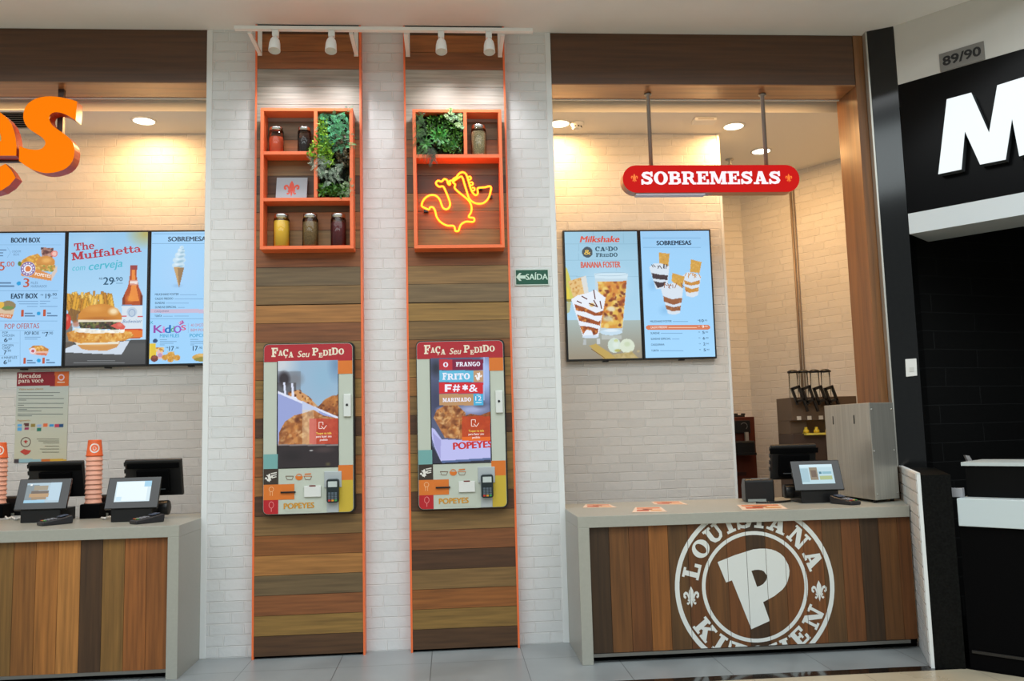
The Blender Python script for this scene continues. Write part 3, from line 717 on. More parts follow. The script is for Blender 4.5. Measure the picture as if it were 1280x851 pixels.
def kiosk_fittings(root):
    b = MB(); px_box(b, 350.5, 614.2, 369.2, 616.2, YK-.012, YK); b.build('card_slot', M_BLACK, root, bevel=.001)
    b = MB(); px_box(b, 380, 607.2, 401, 621, YK-.012, YK); b.build('receipt_tray', mat('kiosk_white_flap', (226, 228, 224), .3), root, bevel=.002)
    b = MB(); px_box(b, 386.5, 606.4, 394.5, 607.8, YK-.014, YK-.011); b.build('receipt_slot', mat('receipt_red', (120, 40, 40), .4), root)
    b = MB(); px_box(b, 429.4, 492.2, 438.6, 520.5, YK-.016, YK); sc = b.build('scanner_cover', mat('scanner_white', (222, 226, 222), .35), root, bevel=.003)
    p = PY(433.6, 505.8, YK-.017); b = MB(); b.lathe([(.0001,0),(.0075,0),(.0075,.004),(.0001,.004)], (p[0], YK-.0155, p[2]), 16, Matrix.Rotation(math.pi/2, 4, 'X')); b.build('scanner_eye', M_BLACK, sc)
    b = MB(); px_box(b, 405.2, 589, 427, 609, YK-.008, YK); px_box(b, 408.4, 609, 423, 640.3, YK-.006, YK); br = b.build('terminal_bracket', mat('bracket_grey', (186, 194, 198), .35, .2), root, bevel=.002)
    b = MB(); p = PY(416, 613.5, YK-.03); b.prism([Vector(q)+Vector((0, 0, 0)) for q in rrect(p[0]-.037, p[0]+.037, p[2]-.07, p[2]+.072, .014, YK-.040)], (0, .032, 0)); ct = b.build('card_terminal', mat('terminal_body', (24, 38, 42), .4), root, bevel=.004)
    b = MB(); b.box(p[0]-.027, p[0]+.027, YK-.0425, YK-.0395, p[2]+.024, p[2]+.058); b.build('terminal_screen', mat('terminal_lcd', (196, 206, 204), .3), ct)
    b = MB()
    for r in range(4):
        for c in range(3): b.box(p[0]-.026+c*.019, p[0]-.012+c*.019, YK-.044, YK-.0395, p[2]-.016-r*.011, p[2]-.008-r*.011, col=(96,110,122))
    for c, cc in enumerate(((200,50,40),(220,150,50),(60,150,80))): b.box(p[0]-.026+c*.019, p[0]-.012+c*.019, YK-.044, YK-.0395, p[2]-.061, p[2]-.051, col=cc)
    b.build('terminal_keys', M_PRINT, ct)
k1 = thing('order_kiosk', ((KX0+KX1)/2, YK, KZ0), 'wall kiosk whose screen shows a fork over a box of fried chicken', 'kiosk', 'self order kiosks')
kiosk_parts(k1); kio_print(k1); kiosk_fittings(k1)
k2 = copy_tree(k1, (KDX, 0, 0)); k2['label'] = 'wall kiosk whose screen shows stacked coloured FRITO word blocks'
MODEL = (150, 88, 44), (205, 140, 72), (228, 186, 128), (96, 48, 24), (178, 108, 52), (120, 66, 32)
ys = YK-.002
a0, a1 = PY(347.2, 520, ys)[0], PY(422.6, 520, ys)[0]; c0, c1 = PY(385, 583.8, ys)[2], PY(385, 450.6, ys)[2]
def overlay(s, u0, v0, u1, v1, c):
    s.rect(u0, v0, u1, v1, c, .82)
    uc = (u0+u1)/2
    L = (250, 225, 215)
    for q in ((uc-6, v0+4.5, uc-1, v0+4.5), (uc-6, v0+4.5, uc-6, v0+12.5), (uc-1, v0+4.5, uc-1, v0+8), (uc-6, v0+12.5, uc-2, v0+12.5), (uc-3, v0+9.5, uc, v0+13), (uc, v0+13, uc+3.5, v0+8.5)): s.line(*q, .8, L)
    s.text('Toque na tela', uc-9.6, v0+19.8, uc+9.6, 2.5, (246, 220, 90), .02)
    s.text('para fazer seu', uc-9.6, v0+23.8, uc+9.6, 2.5, (250, 240, 235), .02); s.text('pedido', uc-4.8, v0+27.8, uc+4.8, 2.5, (250, 240, 235), .02)
def screen_with_frame(s, root):
    b = MB(); b.box(s.x0-.006, s.x1+.004, s.y+.0003, s.y+.004, s.z0-.005, s.z1+.004); b.build('screen_bezel', M_BLACK, root)
    return s.build('screen', M_SCREEN, root)
s = Sheet(ys, a0, a1, c0, c1, .0030, (150, 180, 205))
s.ell(350, 455, 26, 22, (205, 210, 215), .9, soft=.8); s.ell(404, 470, 22, 30, (140, 180, 205), .8, soft=.8); s.ell(420, 456, 12, 25, (95, 130, 165), .7, soft=.9)
s.rect(347, 464, 376, 500, (105, 108, 116), .5); s.ell(368, 474, 14, 12, (120, 122, 128), .8, soft=.7)
s.ell(355, 474, 9, 12, (52, 46, 52), 1, soft=.5); s.rect(347, 478, 370, 500, (70, 62, 64), .6)
s.poly([(362,492),(372,487),(384,494),(398,508),(396,514),(378,503),(360,498)], (205, 150, 98)); s.blobs([(360,490),(374,486),(388,497),(402,512),(380,505),(360,499)], 60, MODEL, 1.2, 3)
s.ell(406, 505, 14, 9, (150, 185, 215), .8, soft=.8)
s.poly([(396,510),(406,500),(416,495),(424,493),(424,524),(405,514)], (140, 82, 46)); s.blobs([(396,510),(406,499),(416,494),(424,492),(424,524),(405,515)], 150, MODEL[:2]+MODEL[3:], 1, 3)
s.poly([(354,478),(356.5,478),(358,496),(355.5,496)], (218, 224, 244)); s.poly([(364,479),(366.5,479),(368,498),(365,497)], (218, 224, 244)); s.poly([(352,494),(370,496),(372,499),(352,498)], (225, 230, 246))
s.poly([(346,488),(424,521.5),(424,527),(395,560),(346,560)], (150, 162, 212)); s.poly([(346,488),(424,521.5),(424,524),(346,491)], (220, 226, 246)); s.poly([(378,501),(398,511),(400,522),(378,519)], (190, 202, 232))
s.poly([(349,540),(356,527),(368,519),(380,516),(392,512),(404,519),(424,523),(424,557),(348,558)], (190, 130, 80)); s.blobs([(349,540),(356,527),(368,519),(380,516),(392,512),(404,519),(424,523),(424,557),(348,558)], 420, MODEL, 1, 3.2)
s.rect(378, 512, 392, 556, (232, 205, 168), .45)
s.poly([(346,556),(424,554.5),(424,586),(346,586)], (44, 37, 40)); s.rect(346, 555.2, 424, 557, (150, 140, 138), .8); s.ell(405, 562, 16, 5, (74, 60, 60), .8, soft=.7); s.ell(365, 570, 16, 8, (34, 29, 32), .8, soft=.7); s.ell(389, 563, 3, 1, (190,190,190), 1, soft=.6); s.ell(410, 580, 4, 3, (110, 104, 60), .6, soft=.8)
overlay(s, 386.5, 523, 423, 555, (186, 62, 46)); s.rect(386.5, 523, 395.5, 555, (222, 140, 130), .55)
screen_with_frame(s, k1)['label'] = 'lit screen with a fork and fried chicken'
s = Sheet(ys, a0+KDX, a1+KDX, c0, c1, .0030, (84, 92, 122))
s.ell(545, 500, 16, 30, (62, 66, 92), .9, soft=.8); s.ell(545, 460, 10, 14, (42, 46, 58), .9, soft=.8); s.ell(608, 470, 10, 40, (160, 184, 232), 1, soft=.7); s.ell(590, 512, 30, 9, (170, 180, 220), .9, soft=.8); s.ell(551, 512, 8, 5, (140, 150, 190), .9, soft=.8); s.ell(600, 506, 10, 5, (84, 84, 100), .8, soft=.8); s.rect(604, 440, 606, 500, (175, 195, 235), .7)
ch = [(542,522),(546,512),(556,507),(572,506),(582,516),(580,536),(578,549),(556,547)]
s.poly(ch, (168, 110, 66)); s.blobs(ch, 300, MODEL, 1, 2.6)
ch = [(575,522),(588,517),(600,519),(613,514),(613,550),(575,550)]
s.poly(ch, (140, 64, 26)); s.blobs(ch, 220, MODEL[:2]+MODEL[3:], 1, 2.8)
s.poly([(538,534),(543,536),(552,549),(613,551),(613,572),(551,576),(543,558),(540,548)], (186, 188, 236)); s.poly([(541,540),(551,550),(551,574),(543,556)], (160, 160, 214)); s.poly([(538,552),(551,576),(613,572),(613,580),(538,580)], (44, 48, 64)); s.poly([(551,576),(613,572),(613,574.5),(553,578.5)], (84, 104, 150))
overlay(s, 577.5, 520, 613, 551, (188, 62, 24)); s.rect(577.5, 546, 613, 551, (226, 104, 30))
s.rect(549, 449, 565.5, 462.3, (184, 48, 58)); s.rect(565.5, 449, 604, 462.3, (122, 26, 62)); s.rect(549, 463, 592, 477.3, (98, 184, 218)); s.rect(592, 463, 604, 477.3, (190, 150, 112)); s.rect(549, 478, 604, 491.6, (206, 40, 48)); s.rect(549, 492.2, 592, 506.6, (186, 144, 100)); s.rect(592, 492.2, 604, 506.6, (70, 172, 214))
Wt = (236, 236, 250)
s.text('O', 554, 458.8, 560.2, 6, Wt, style='slab'); s.text('FRANGO', 570, 458, 600.3, 5.4, Wt, style='slab', gap=.04)
s.text('F', 553.3, 474.6, 558.6, 8.5, Wt, style='slab', scs=[1]); s.text('RITO', 559.4, 474.6, 587.5, 7.6, Wt, style='slab', gap=.05); s.glyph(rooster(), 598, 470.4, 9, 11, (240,238,240), -.2)
WF = (240, 240, 255)
s.vec([[(556,480.4),(564.6,480.4),(564.6,482.8),(559.2,482.8),(559.2,484.4),(563.6,484.4),(563.6,486.6),(559.2,486.6),(559.2,489.6),(556,489.6)]], WF)
for q in ((569.2,480.6,567.8,489.6,1.5),(573.2,480.6,571.8,489.6,1.5),(566.4,483.4,575.2,483.4,1.5),(565.8,486.8,574.6,486.8,1.5),(581.4,480.6,581.4,487.6,2),(578.2,482.3,584.6,486,2),(578.2,486,584.6,482.3,2)): s.line(*q, WF)
s.text('&', 586.4, 489.6, 597, 9, WF, .03); s.text('MARINADO', 553.4, 502.4, 588.8, 4.9, Wt, style='slab', gap=.05); s.text('12', 594.3, 500.6, 601.8, 5.2, Wt, .015); s.bar(594.5, 503, 602, 1.4, (190, 225, 240)); s.bar(595.5, 493.9, 601, 1.0, (190,225,240))
s.text('POPEYES', 567, 561.8, 615.5, 8.2, (196, 44, 44), .1, rot=.035)
screen_with_frame(s, k2)['label'] = 'lit screen with coloured word blocks over fried chicken'

# ================================================================== orange display shelves
YS = -.2
def shelf(x0, x1, z0, z1, label, boards):
    root = thing('display_shelf', ((x0+x1)/2, YS, z0), label, 'shelf', 'orange box shelves')
    t = .021
    b = MB(); b.box(x0, x1, YS, YP-.0008, z1-t, z1); b.build('top_board', M_ORANGE, root, bevel=.0015)
    b = MB(); b.box(x0, x1, YS, YP-.0008, z0, z0+t); b.build('bottom_board', M_ORANGE, root, bevel=.0015)
    for xa in (x0, x1-t): b = MB(); b.box(xa, xa+t, YS, YP-.0008, z0+t, z1-t); b.build('side_board', M_ORANGE, root, bevel=.0015)
    for nm, xa, xb, za, zb in boards:
        b = MB(); b.box(xa, xb, YS, YP-.0008, za, zb); b.build(nm, M_ORANGE, root, bevel=.0015)
    return root
sy = lambda v, u=385: PY(u, v, YS)[2]
sxp = lambda u, v: PY(u, v, YS)[0]
A0, A1, AZ0, AZ1 = .386, .960, 2.483, 3.390
z1b = sy(191); z2b = sy(249); xd = sxp(394.5, 180)
shelf(A0, A1, AZ0, AZ1, 'orange box shelf with five jars and a tall strip of ferns', [
    ('shelf_board', A0+.021, xd-.011, z1b-.011, z1b+.011), ('shelf_board', A0+.021, A1-.021, z2b-.011, z2b+.011), ('divider', xd-.011, xd+.011, z2b+.011, AZ1-.021)])
B0, B1, BZ0, BZ1 = 1.336, 1.905, 2.479, 3.384
z3b = sy(195, 575); xe = sxp(581.5, 160)
shelf(B0, B1, BZ0, BZ1, 'orange box shelf with a glowing neon outline and succulents', [
    ('shelf_board', B0+.021, B1-.021, z3b-.012, z3b+.012), ('divider', xe-.011, xe+.011, z3b+.012, BZ1-.021)])
# jars
YJ = -.145
def jar(u, z, r, h, col, fill, label, grain=None, slope=0.0):
    x = PY(u, 180, YJ)[0] if z > 3 else PY(u, 290, YJ)[0]
    root = thing('storage_jar', (x, YJ, z), label, 'jar', 'glass jars on the orange shelves')
    b = MB(); b.lathe([(.0001,.001),(r*.94,.001),(r,.006),(r,h*.84),(r*.9,h*.88),(r*.9,h*.9),(.0001,h*.9)], (x, YJ, z), 28); b.build('glass_body', M_GLASS, root)
    mc = mat('jar_fill_%d_%d_%d' % col, tuple(min(255, c*1.25) for c in col), .8)
    if grain: noise_var(mc, 160, grain)
    b = MB(); b.lathe([(.0001,.004),(r*.9,.004),(r*.93,.008),(r*.93,h*fill),(.0001,h*fill+.004)], (x, YJ, z), 28); b.build('contents', mc, root)
    b = MB(); b.lathe([(.0001,h*.88),(r*.93,h*.88),(r*.93,h*.985),(r*.9,h),(.0001,h)], (x, YJ, z), 28); b.build('lid', mat('jar_lid_steel', (214, 214, 212), .22, 1.0), root)
jar(345.5, z1b+.0115, .046, .168, (196, 84, 48), .62, 'lidded glass jar of orange powder on the top left shelf')
jar(380.5, z1b+.0115, .042, .168, (44, 34, 30), .56, 'lidded glass jar of dark brown spice beside the ferns', .4)
jar(352, AZ0+.0215, .050, .208, (208, 166, 52), .80, 'glass jar of bright yellow powder on the bottom shelf')
jar(388, AZ0+.0215, .049, .208, (112, 88, 52), .76, 'middle glass jar of olive brown herbs on the bottom shelf', .4)
jar(423, AZ0+.0215, .048, .208, (84, 26, 26), .74, 'glass jar of dark red spice on the bottom shelf', .3)
jar(598.5, z3b+.0125, .049, .205, (150, 136, 104), .78, 'glass jar of pale speckled seeds beside the succulents', .6)
# fleur-de-lis tile leaning in the middle bay
TZ = z2b+.0115; tx0, tx1 = PY(345.5, 235, -.12)[0], PY(384, 235, -.12)[0]; th_ = tx1-tx0
root = thing('decorative_tile', ((tx0+tx1)/2, -.13, TZ), 'grey square tile with a red fleur-de-lis leaning on the middle shelf', 'tile')
Mt = Matrix.Translation((0, -.145, TZ+.003)) @ Matrix.Rotation(math.radians(-14), 4, 'X')
b = MB(); b.box(tx0, tx1, 0, .008, 0, .158, M=Mt); b.build('tile_body', mat('grey_tile', (158, 164, 172), .25), root)
flat('printed_motif', [Mt @ Vector(((tx0+tx1)/2+a*.066, -.0009, .077+(c-.29)*.082)) for a, c in FV], FF, mat('motif_red', (216, 76, 52), .5), root)['label'] = 'red fleur-de-lis printed on the tile'
# neon
NP = lambda P: [tuple(np.array(PY(510+x/7.092, 200+y/7.092, YP-.03))) for x, y in P]
def smooth(P, closed=False, n=4):
    P = [np.array(p) for p in P]; out = []; N = len(P)
    rg = range(N if closed else N-1)
    for i in rg:
        p0 = P[(i-1) % N] if closed or i > 0 else P[0]; p1 = P[i]; p2 = P[(i+1) % N]; p3 = P[(i+2) % N] if closed or i+2 < N else P[-1]
        for k in range(n):
            t = k/n; out.append(tuple(.5*((2*p1)+(-p0+p2)*t+(2*p0-5*p1+4*p2-p3)*t*t+(-p0+3*p1-3*p2+p3)*t**3)))
    if not closed: out.append(tuple(P[-1]))
    return out
M_NEON = mat('neon_tube', (255, 150, 20), .4, emit=8.0)
_b = M_NEON.node_tree.nodes['Principled BSDF']; _b.inputs['Emission Color'].default_value = (1.0, .125, .005, 1)
root = thing('neon_sign', tuple(PY(570, 252, YP-.03)), 'glowing orange neon outline of a bird playing a horn', 'neon sign')
b = MB()
body = [(120,410),(128,372),(155,335),(195,312),(235,312),(265,330),(285,360),(297,395),(312,425),(340,437),(365,420),(373,385),(360,340),(340,290),(312,235),(275,236),(248,208),(265,183),(297,190),(322,168),(347,180),(352,205),(368,220),(375,205),(362,190),(400,178)]
b.tube(smooth(NP(body)), .0062, 8)
sax = [(405,188),(402,168),(428,152),(452,122),(480,108),(508,118),(524,148),(540,200),(556,255),(578,295),(602,312),(620,292),(618,250),(676,242),(733,235),(728,295),(708,345),(670,380),(620,387),(572,370),(540,335),(520,275),(500,210),(486,165),(472,145),(440,162),(405,188),(400,200),(418,216),(414,248),(450,285),(500,325),(540,362),(562,410),(560,460),(538,505),(584,514),(580,547),(515,546),(472,570),(455,605),(447,627),(420,627),(406,585),(345,580),(290,550),(255,505),(240,450),(222,420),(198,418),(180,438),(122,410)]
b.tube(smooth(NP(sax)), .0062, 8)
for cx, cy in ((545,160),(562,210),(578,258)): b.tube(smooth(NP([(cx+14*math.cos(t), cy+14*math.sin(t)) for t in np.linspace(-2.4, 2.4, 7)])), .0052, 8)
b.build('neon_tube', M_NEON, root)
for x, y in ((160,455),(640,258),(728,330)):
    p = PY(510+x/7.092, 200+y/7.092, YP-.012); b = MB(); b.box(p[0]-.014, p[0]+.014, YP-.03, YP-.0005, p[2]-.008, p[2]+.008); b.build('tube_support', M_BLACK, root)

# foliage
def leaf(b, p, d, n, L, W, col, droop=.3):
    d = Vector(d).normalized(); n = Vector(n); s = d.cross(n)
    if s.length < 1e-4: s = Vector((1, 0, 0))
    s.normalize(); up = s.cross(d)
    pts = []
    for t, w_ in ((0, .12), (.35, 1), (.7, .75)):
        c = Vector(p)+d*L*t-up*droop*L*t*t; pts.append((c-s*W*w_*.5, c+s*W*w_*.5, c+up*W*.12))
    tip = Vector(p)+d*L-up*droop*L
    for (a, e, _), (a2, e2, _2) in zip(pts, pts[1:]): b.face((a, e, e2, a2), col)
    b.face((pts[-1][0], pts[-1][1], tip), col)
def rvec(fw=1.0):
    v = Vector((random.gauss(0, 1), random.gauss(0, .6)-fw, random.gauss(0, 1))); return v.normalized()
def region_pt(poly, y):
    us = [p[0] for p in poly]; vs_ = [p[1] for p in poly]
    while True:
        u, v = random.uniform(min(us), max(us)), random.uniform(min(vs_), max(vs_)); c = False
        for i in range(len(poly)):
            (xa, ya), (xb, yb) = poly[i-1], poly[i]
            if (ya > v) != (yb > v) and u < (xb-xa)*(v-ya)/(yb-ya)+xa: c = not c
        if c: return Vector(PY(u, v, y))
def foliage(name, root, poly, n, L, W, cols, ylo, yhi, dirfn=rvec, droop=.3):
    b = MB()
    for _ in range(n):
        p = region_pt(poly, random.uniform(ylo, yhi)); c = np.array(cols[random.randrange(len(cols))])*random.uniform(.7, 1.2)
        leaf(b, p, dirfn(), rvec(), L*random.uniform(.6, 1.3), W*random.uniform(.7, 1.2), np.clip(c, 0, 255), droop)
    return b.build(name, M_LEAF, root)
def sprigs(name, root, poly, n, L, leafL, cols, ylo, yhi, down=.4, per=14):
    """feathery fern sprigs"""
    b = MB()
    for _ in range(n):
        p = region_pt(poly, random.uniform(ylo, yhi)); d = Vector((random.gauss(0, .8), -random.uniform(.1, .9), random.gauss(-down, .6))).normalized()
        c = np.array(cols[random.randrange(len(cols))])*random.uniform(.75, 1.2); l = L*random.uniform(.6, 1.2); s = d.cross(Vector((0, -1, .2))).normalized()
        for k in range(per):
            t = k/per; q = p+d*l*t-Vector((0, 0, .25*l*t*t)); sg = 1 if k % 2 else -1
            leaf(b, q, d*.6+s*sg, (0, -1, 0), leafL*(1.1-t*.7), leafL*.26, np.clip(c*random.uniform(.75, 1.2), 0, 255), .15)
    return b.build(name, M_LEAF, root)
g1 = thing('fern_planting', (PY(416, 245, -.14)[0], -.14, z2b+.011), 'dense strip of mixed ferns filling the tall bay of the orange shelf', 'plants', 'plantings in the orange shelves')
b = MB(); b.box(xd+.013, A1-.023, -.110, YP-.001, z2b+.0115, AZ1-.023); b.build('backing', mat('dark_moss_backing', (22, 26, 16), .9), g1)
allp = [(398,142),(437,141),(437,244),(399,244)]
foliage('filler_leaves', g1, allp, 620, .032, .016, [(38,62,30),(30,52,28),(46,60,34),(24,40,22)], -.150, -.112)
sprigs('green_fern', g1, [(398,141),(437,140),(437,185),(402,182)], 150, .060, .0145, [(62,148,88),(74,166,104),(48,122,62),(88,176,128)], -.20, -.14)
foliage('bright_moss', g1, [(400,150),(408,150),(414,180),(418,205),(410,210),(398,196),(386,197),(383,188),(391,179),(397,165)], 760, .021, .010, [(140,192,44),(112,166,36),(164,206,60),(96,146,34)], -.222, -.15)
sprigs('silver_fern', g1, [(388,196),(402,190),(416,206),(430,208),(422,226),(406,228),(394,208)], 95, .05, .013, [(136,154,132),(116,140,112),(160,172,152),(96,122,92)], -.225, -.16, .6)
foliage('brown_fern', g1, [(418,170),(434,168),(436,206),(422,204)], 200, .026, .01, [(88,80,52),(104,88,64),(70,74,44)], -.20, -.15)
foliage('low_leaves', g1, [(399,230),(430,232),(436,244),(399,244)], 260, .026, .012, [(70,124,34),(54,104,30),(88,140,44)], -.205, -.14)
sprigs('corner_fern', g1, [(428,228),(438,224),(438,243),(428,243)], 26, .045, .012, [(140,160,120),(120,146,100)], -.21, -.16)
g2 = thing('succulent_planting', (PY(548, 190, -.14)[0], -.14, z3b+.012), 'succulents and moss filling the square bay above the neon outline', 'plants', 'plantings in the orange shelves')
b = MB(); b.box(B0+.023, xe-.013, -.110, YP-.001, z3b+.013, BZ1-.023); b.build('backing', MATS['dark_moss_backing'], g2)
allp = [(520,143),(579,144),(579,190),(520,191)]
foliage('filler_leaves', g2, allp, 620, .028, .016, [(36,64,28),(28,50,26),(44,70,32),(22,40,20)], -.15, -.112)
foliage('moss', g2, [(536,146),(556,145),(578,165),(578,190),(556,190),(532,165)], 700, .02, .012, [(74,128,40),(60,112,36),(94,146,48),(50,98,34)], -.19, -.14)
sprigs('trailing_fern', g2, [(517,138),(528,138),(532,170),(542,188),(536,196),(520,190)], 80, .055, .010, [(62,104,40),(44,78,34),(80,126,48)], -.225, -.16, .8)
sprigs('trailing_strand', g2, [(534,186),(544,186),(543,200),(538,202)], 22, .05, .012, [(58,70,50),(80,84,60)], -.225, -.205, 1.2)
b = MB()
for (u, v, k, L) in ((550,172,13,.075),(566,181,11,.045),(533,180,9,.05)):
    c0_ = Vector(PY(u, v, -.165))
    for i in range(k):
        t = 2*math.pi*i/k+random.uniform(-.2, .2); leaf(b, c0_, (math.cos(t), -.75, math.sin(t)), (0, -1, .1), L*random.uniform(.85, 1.1), L*.3, np.clip(np.array((58,132,52))*random.uniform(.75, 1.3), 0, 255), .25)
b.build('rosettes', M_LEAF, g2)
b = MB()
for _ in range(26):
    c0_ = region_pt([(553,141),(562,136),(575,139),(580,148),(579,160),(571,160),(566,153),(556,149)], random.uniform(-.205, -.18)); 
    for i in range(12):
        t = i*2.4; r = .35+.65*i/12; leaf(b, c0_, (math.cos(t)*r, -1.1+r, math.sin(t)*r), (0, -1, .1), .015*(.6+r*.6), .013, np.clip(np.array(((176,206,140),(158,196,150),(192,214,160))[_ % 3])*random.uniform(.85, 1.1), 0, 255), .2)
b.build('pale_rosettes', M_LEAF, g2)['label'] = 'cluster of pale green rosettes'

# ================================================================== track lights
YTR, ZTR = -.40, 3.815
root = thing('track_light_rail', (1.18, YTR, ZTR), 'white lighting rail on angled wall brackets above the plank panels', 'light rail')
b = MB(); b.box(.271, 2.10, YTR-.018, YTR+.018, ZTR-.011, ZTR+.011); b.build('rail', M_WHITE, root, bevel=.002)
for x in (PX1[0]+.03, PX1[1]-.03, PX2[0]+.03, PX2[1]-.03):
    zw = ZTR-.012
    b = MB(); b.box(x-.014, x+.014, YP-.012, YP-.0045, zw-.02, H-.02); b.box(x-.012, x+.012, YTR+.019, YP-.004, zw-.012, zw+.004)
    b.build('bracket', M_WHITE, root, bevel=.0015)
SPX = [PY(u, 50, YTR)[0] for u in (344.5, 414.5, 551.5, 611)]
SPL = ['leftmost white spotlight on the lighting rail', 'white spotlight above the right side of the three-tier spice shelf', 'white spotlight above the succulents', 'rightmost white spotlight on the lighting rail']
for x, lb in zip(SPX, SPL):
    zt = ZTR-.0125
    root = thing('track_spotlight', (x, YTR, zt), lb, 'spotlight', 'spotlights on the rail')
    b = MB(); b.box(x-.019, x+.019, YTR-.016, YTR+.016, zt-.04, zt); b.build('adapter', M_WHITE, root, bevel=.003)
    Mr = Matrix.Rotation(math.radians(-14), 4, 'X')
    b = MB(); b.lathe([(.010,-.036),(.010,-.055),(.020,-.06),(.028,-.075),(.033,-.10),(.036,-.150),(.034,-.152),(.030,-.125),(.0001,-.123)], (x, YTR, zt), 20, Mr); b.build('lamp_head', M_WHITE, root)
    l = bpy.data.lights.new('spot_lamp', 'SPOT'); l.energy = SPOT_POWER; l.color = (.97, .98, 1.0); l.spot_size = math.radians(112); l.spot_blend = 1.0; l.shadow_soft_size = .035
    o = bpy.data.objects.new('spot_lamp', l); COL.objects.link(o); o.location = (x, YTR+.03, zt-.165)
    o.rotation_euler = (Vector((x, YP, 3.20))-Vector(o.location)).to_track_quat('-Z', 'Y').to_euler()
    o.parent = root; o.matrix_parent_inverse = Matrix.Translation(-Vector(root.location))

# ================================================================== exit sign
s0, s1 = PY(643.5, 346, -.012), PY(686.5, 346, -.012); ez0, ez1 = PY(665, 356.5, -.012)[2], PY(665, 336, -.012)[2]
root = thing('exit_sign', ((s0[0]+s1[0])/2, -.012, ez0), 'green exit sign reading SAÍDA with an arrow on white brick', 'sign')
b = MB(); b.box(s0[0], s1[0], -.010, -.001, ez0, ez1); b.build('sign_plate', mat('sign_border', (206, 220, 212), .5), root)
s = Sheet(-.0112, s0[0]+.008, s1[0]-.008, ez0+.007, ez1-.007, .05, (8, 84, 62)); LG = (206, 232, 218)
s.text('SAÍDA', 657.6, 349.6, 684.6, 7.2, LG, .045)
s.vec([[(645,346.3),(649.2,341.2),(652,341.2),(649.6,344.2),(657,344.2),(657,348.2),(649.6,348.2),(652,351),(649.2,351)]], LG)
s.build('sign_print', M_PRINT, root)
#@@SCREENS
# ================================================================== menu screens on the back wall
YV = .86
NAVY = (28, 58, 84); BROWN = (186, 82, 52); GREYB = (92, 128, 165); TEAL = (40, 150, 190)
def menu_screen(x0, x1, z0, z1, label, bg):
    root = thing('menu_screen', ((x0+x1)/2, YV, z0), label, 'screen', 'menu screens')
    b = MB(); b.box(x0, x1, YV+.001, YT-.001, z0, z1); b.build('casing', M_BLACK, root, bevel=.003)
    b = MB(); b.box(x0+.28, x0+.32, YV+.02, YT-.002, z0-.009, z0); b.build('foot_clip', M_BLACK, root)
    return root, Sheet(YV, x0+.013, x1-.013, z0+.013, z1-.013, .0042, bg)
TW = .588
XB0 = PY(81.5, 370, YV)[0]; zb0, zb1 = PY(130, 458.3, YV)[2], PY(130, 288.2, YV)[2]
def lines(s, L, col, h=.7):
    for u0, v, u1 in L: s.bar(u0, v, u1, h, col)
FRY = ((236,186,74),(222,164,52),(246,206,112),(190,128,38),(206,146,48)); CHK = ((222,160,70),(238,190,100),(196,124,44),(170,100,36),(244,206,130))
# screen A
root, s = menu_screen(XB0-TW, XB0-.001, zb0, zb1, 'menu screen headed BOOM BOX with boxed meals and prices', (158, 205, 246))
s.grad(288, 458, (150, 198, 240), (166, 212, 250))
lines(s, [(-25,293,76),(-25,306,76)], (128,172,210), .5)
s.text('BOOM BOX', 14, 303.2, 50, 6, NAVY, .075)
for q in ((9,309,13.5,315.5),(13.5,315.5,9,322)): s.line(*q, .5, (130,175,215))
s.text('O BOOM', 15, 315.6, 26, 2.6, GREYB); s.text('BOX', 17, 319.4, 24, 2.6, GREYB)
lines(s, [(-12,312.4,8),(-12,316,4),(-12,319.6,4)], GREYB, 1.3)
s.text('5', -.6, 338, 5.6, 10.5, BROWN, .03); s.text(',00', 6.5, 333, 18, 6, BROWN, .01)
s.poly([(51,309),(67,310),(65,326),(53,326)], (170,120,104)); s.blobs([(51,309),(67,310),(65,326),(53,326)], 40, ((120,74,66),(196,156,140),(90,50,48)), 1, 3)
P = [(24,331),(28,325),(36,320),(47,317),(53,322),(54,337),(30,340)]; s.poly(P, (200,144,64)); s.blobs(P, 120, FRY, 1, 2.2)
s.ell(24.5, 329.5, 2, 3, (90,120,50)); s.ell(57, 328, 11, 8, (206,140,62)); s.ell(58, 325.5, 7, 4, (232,178,98), .9, soft=.6); s.poly([(47,330),(69,331),(69,340),(46,338)], (188,136,60)); s.blobs([(46,331),(69,331),(69,340),(46,338)], 60, ((120,150,60),(206,150,70),(226,196,110)), .8, 2)
s.poly([(26,335),(48,337),(64,343),(64,351),(26.5,344.5)], (214,140,74)); s.poly([(64,343),(71.5,331),(71.5,339),(64,351)], (214,196,186))
s.ell(35, 336, 8.6, 8.8, (232,236,250)); s.ringv(35, 336, 8.4, 8.6, 1.1, (96,84,160)); s.ringv(35, 336, 5.6, 5.8, .7, (96,84,160)); s.ell(35, 336, 3.2, 3.6, (214,120,60)); 
for k in range(12): s.ell(35+6.9*math.cos(k*.5236), 336+7.1*math.sin(k*.5236), 1.0, 1.0, (150,90,140))
s.text('POPEYES', 43.6, 344.2, 63.5, 3.6, (250,246,240), .04, rot=-.17)
s.ell(68, 317, 4, 4, (226,130,120)); s.ell(68, 317, 2.6, 2.6, (236,190,180)); s.line(55, 313, 52, 309, .6, NAVY)
s.text('3', 29.3, 358.8, 36.3, 10.5, BROWN, .04); s.text('FILÉS', 38.8, 355.2, 47.5, 3, GREYB); s.text('MARINADOS', 38.8, 359.4, 58.5, 2.9, GREYB, .01); lines(s, [(-10,353.6,14),(-10,357.6,18)], GREYB, 2)
s.ell(23.5, 354, 2.5, 2.5, (30,156,216)); lines(s, [(-25,363.4,73)], (110,155,195), .5)
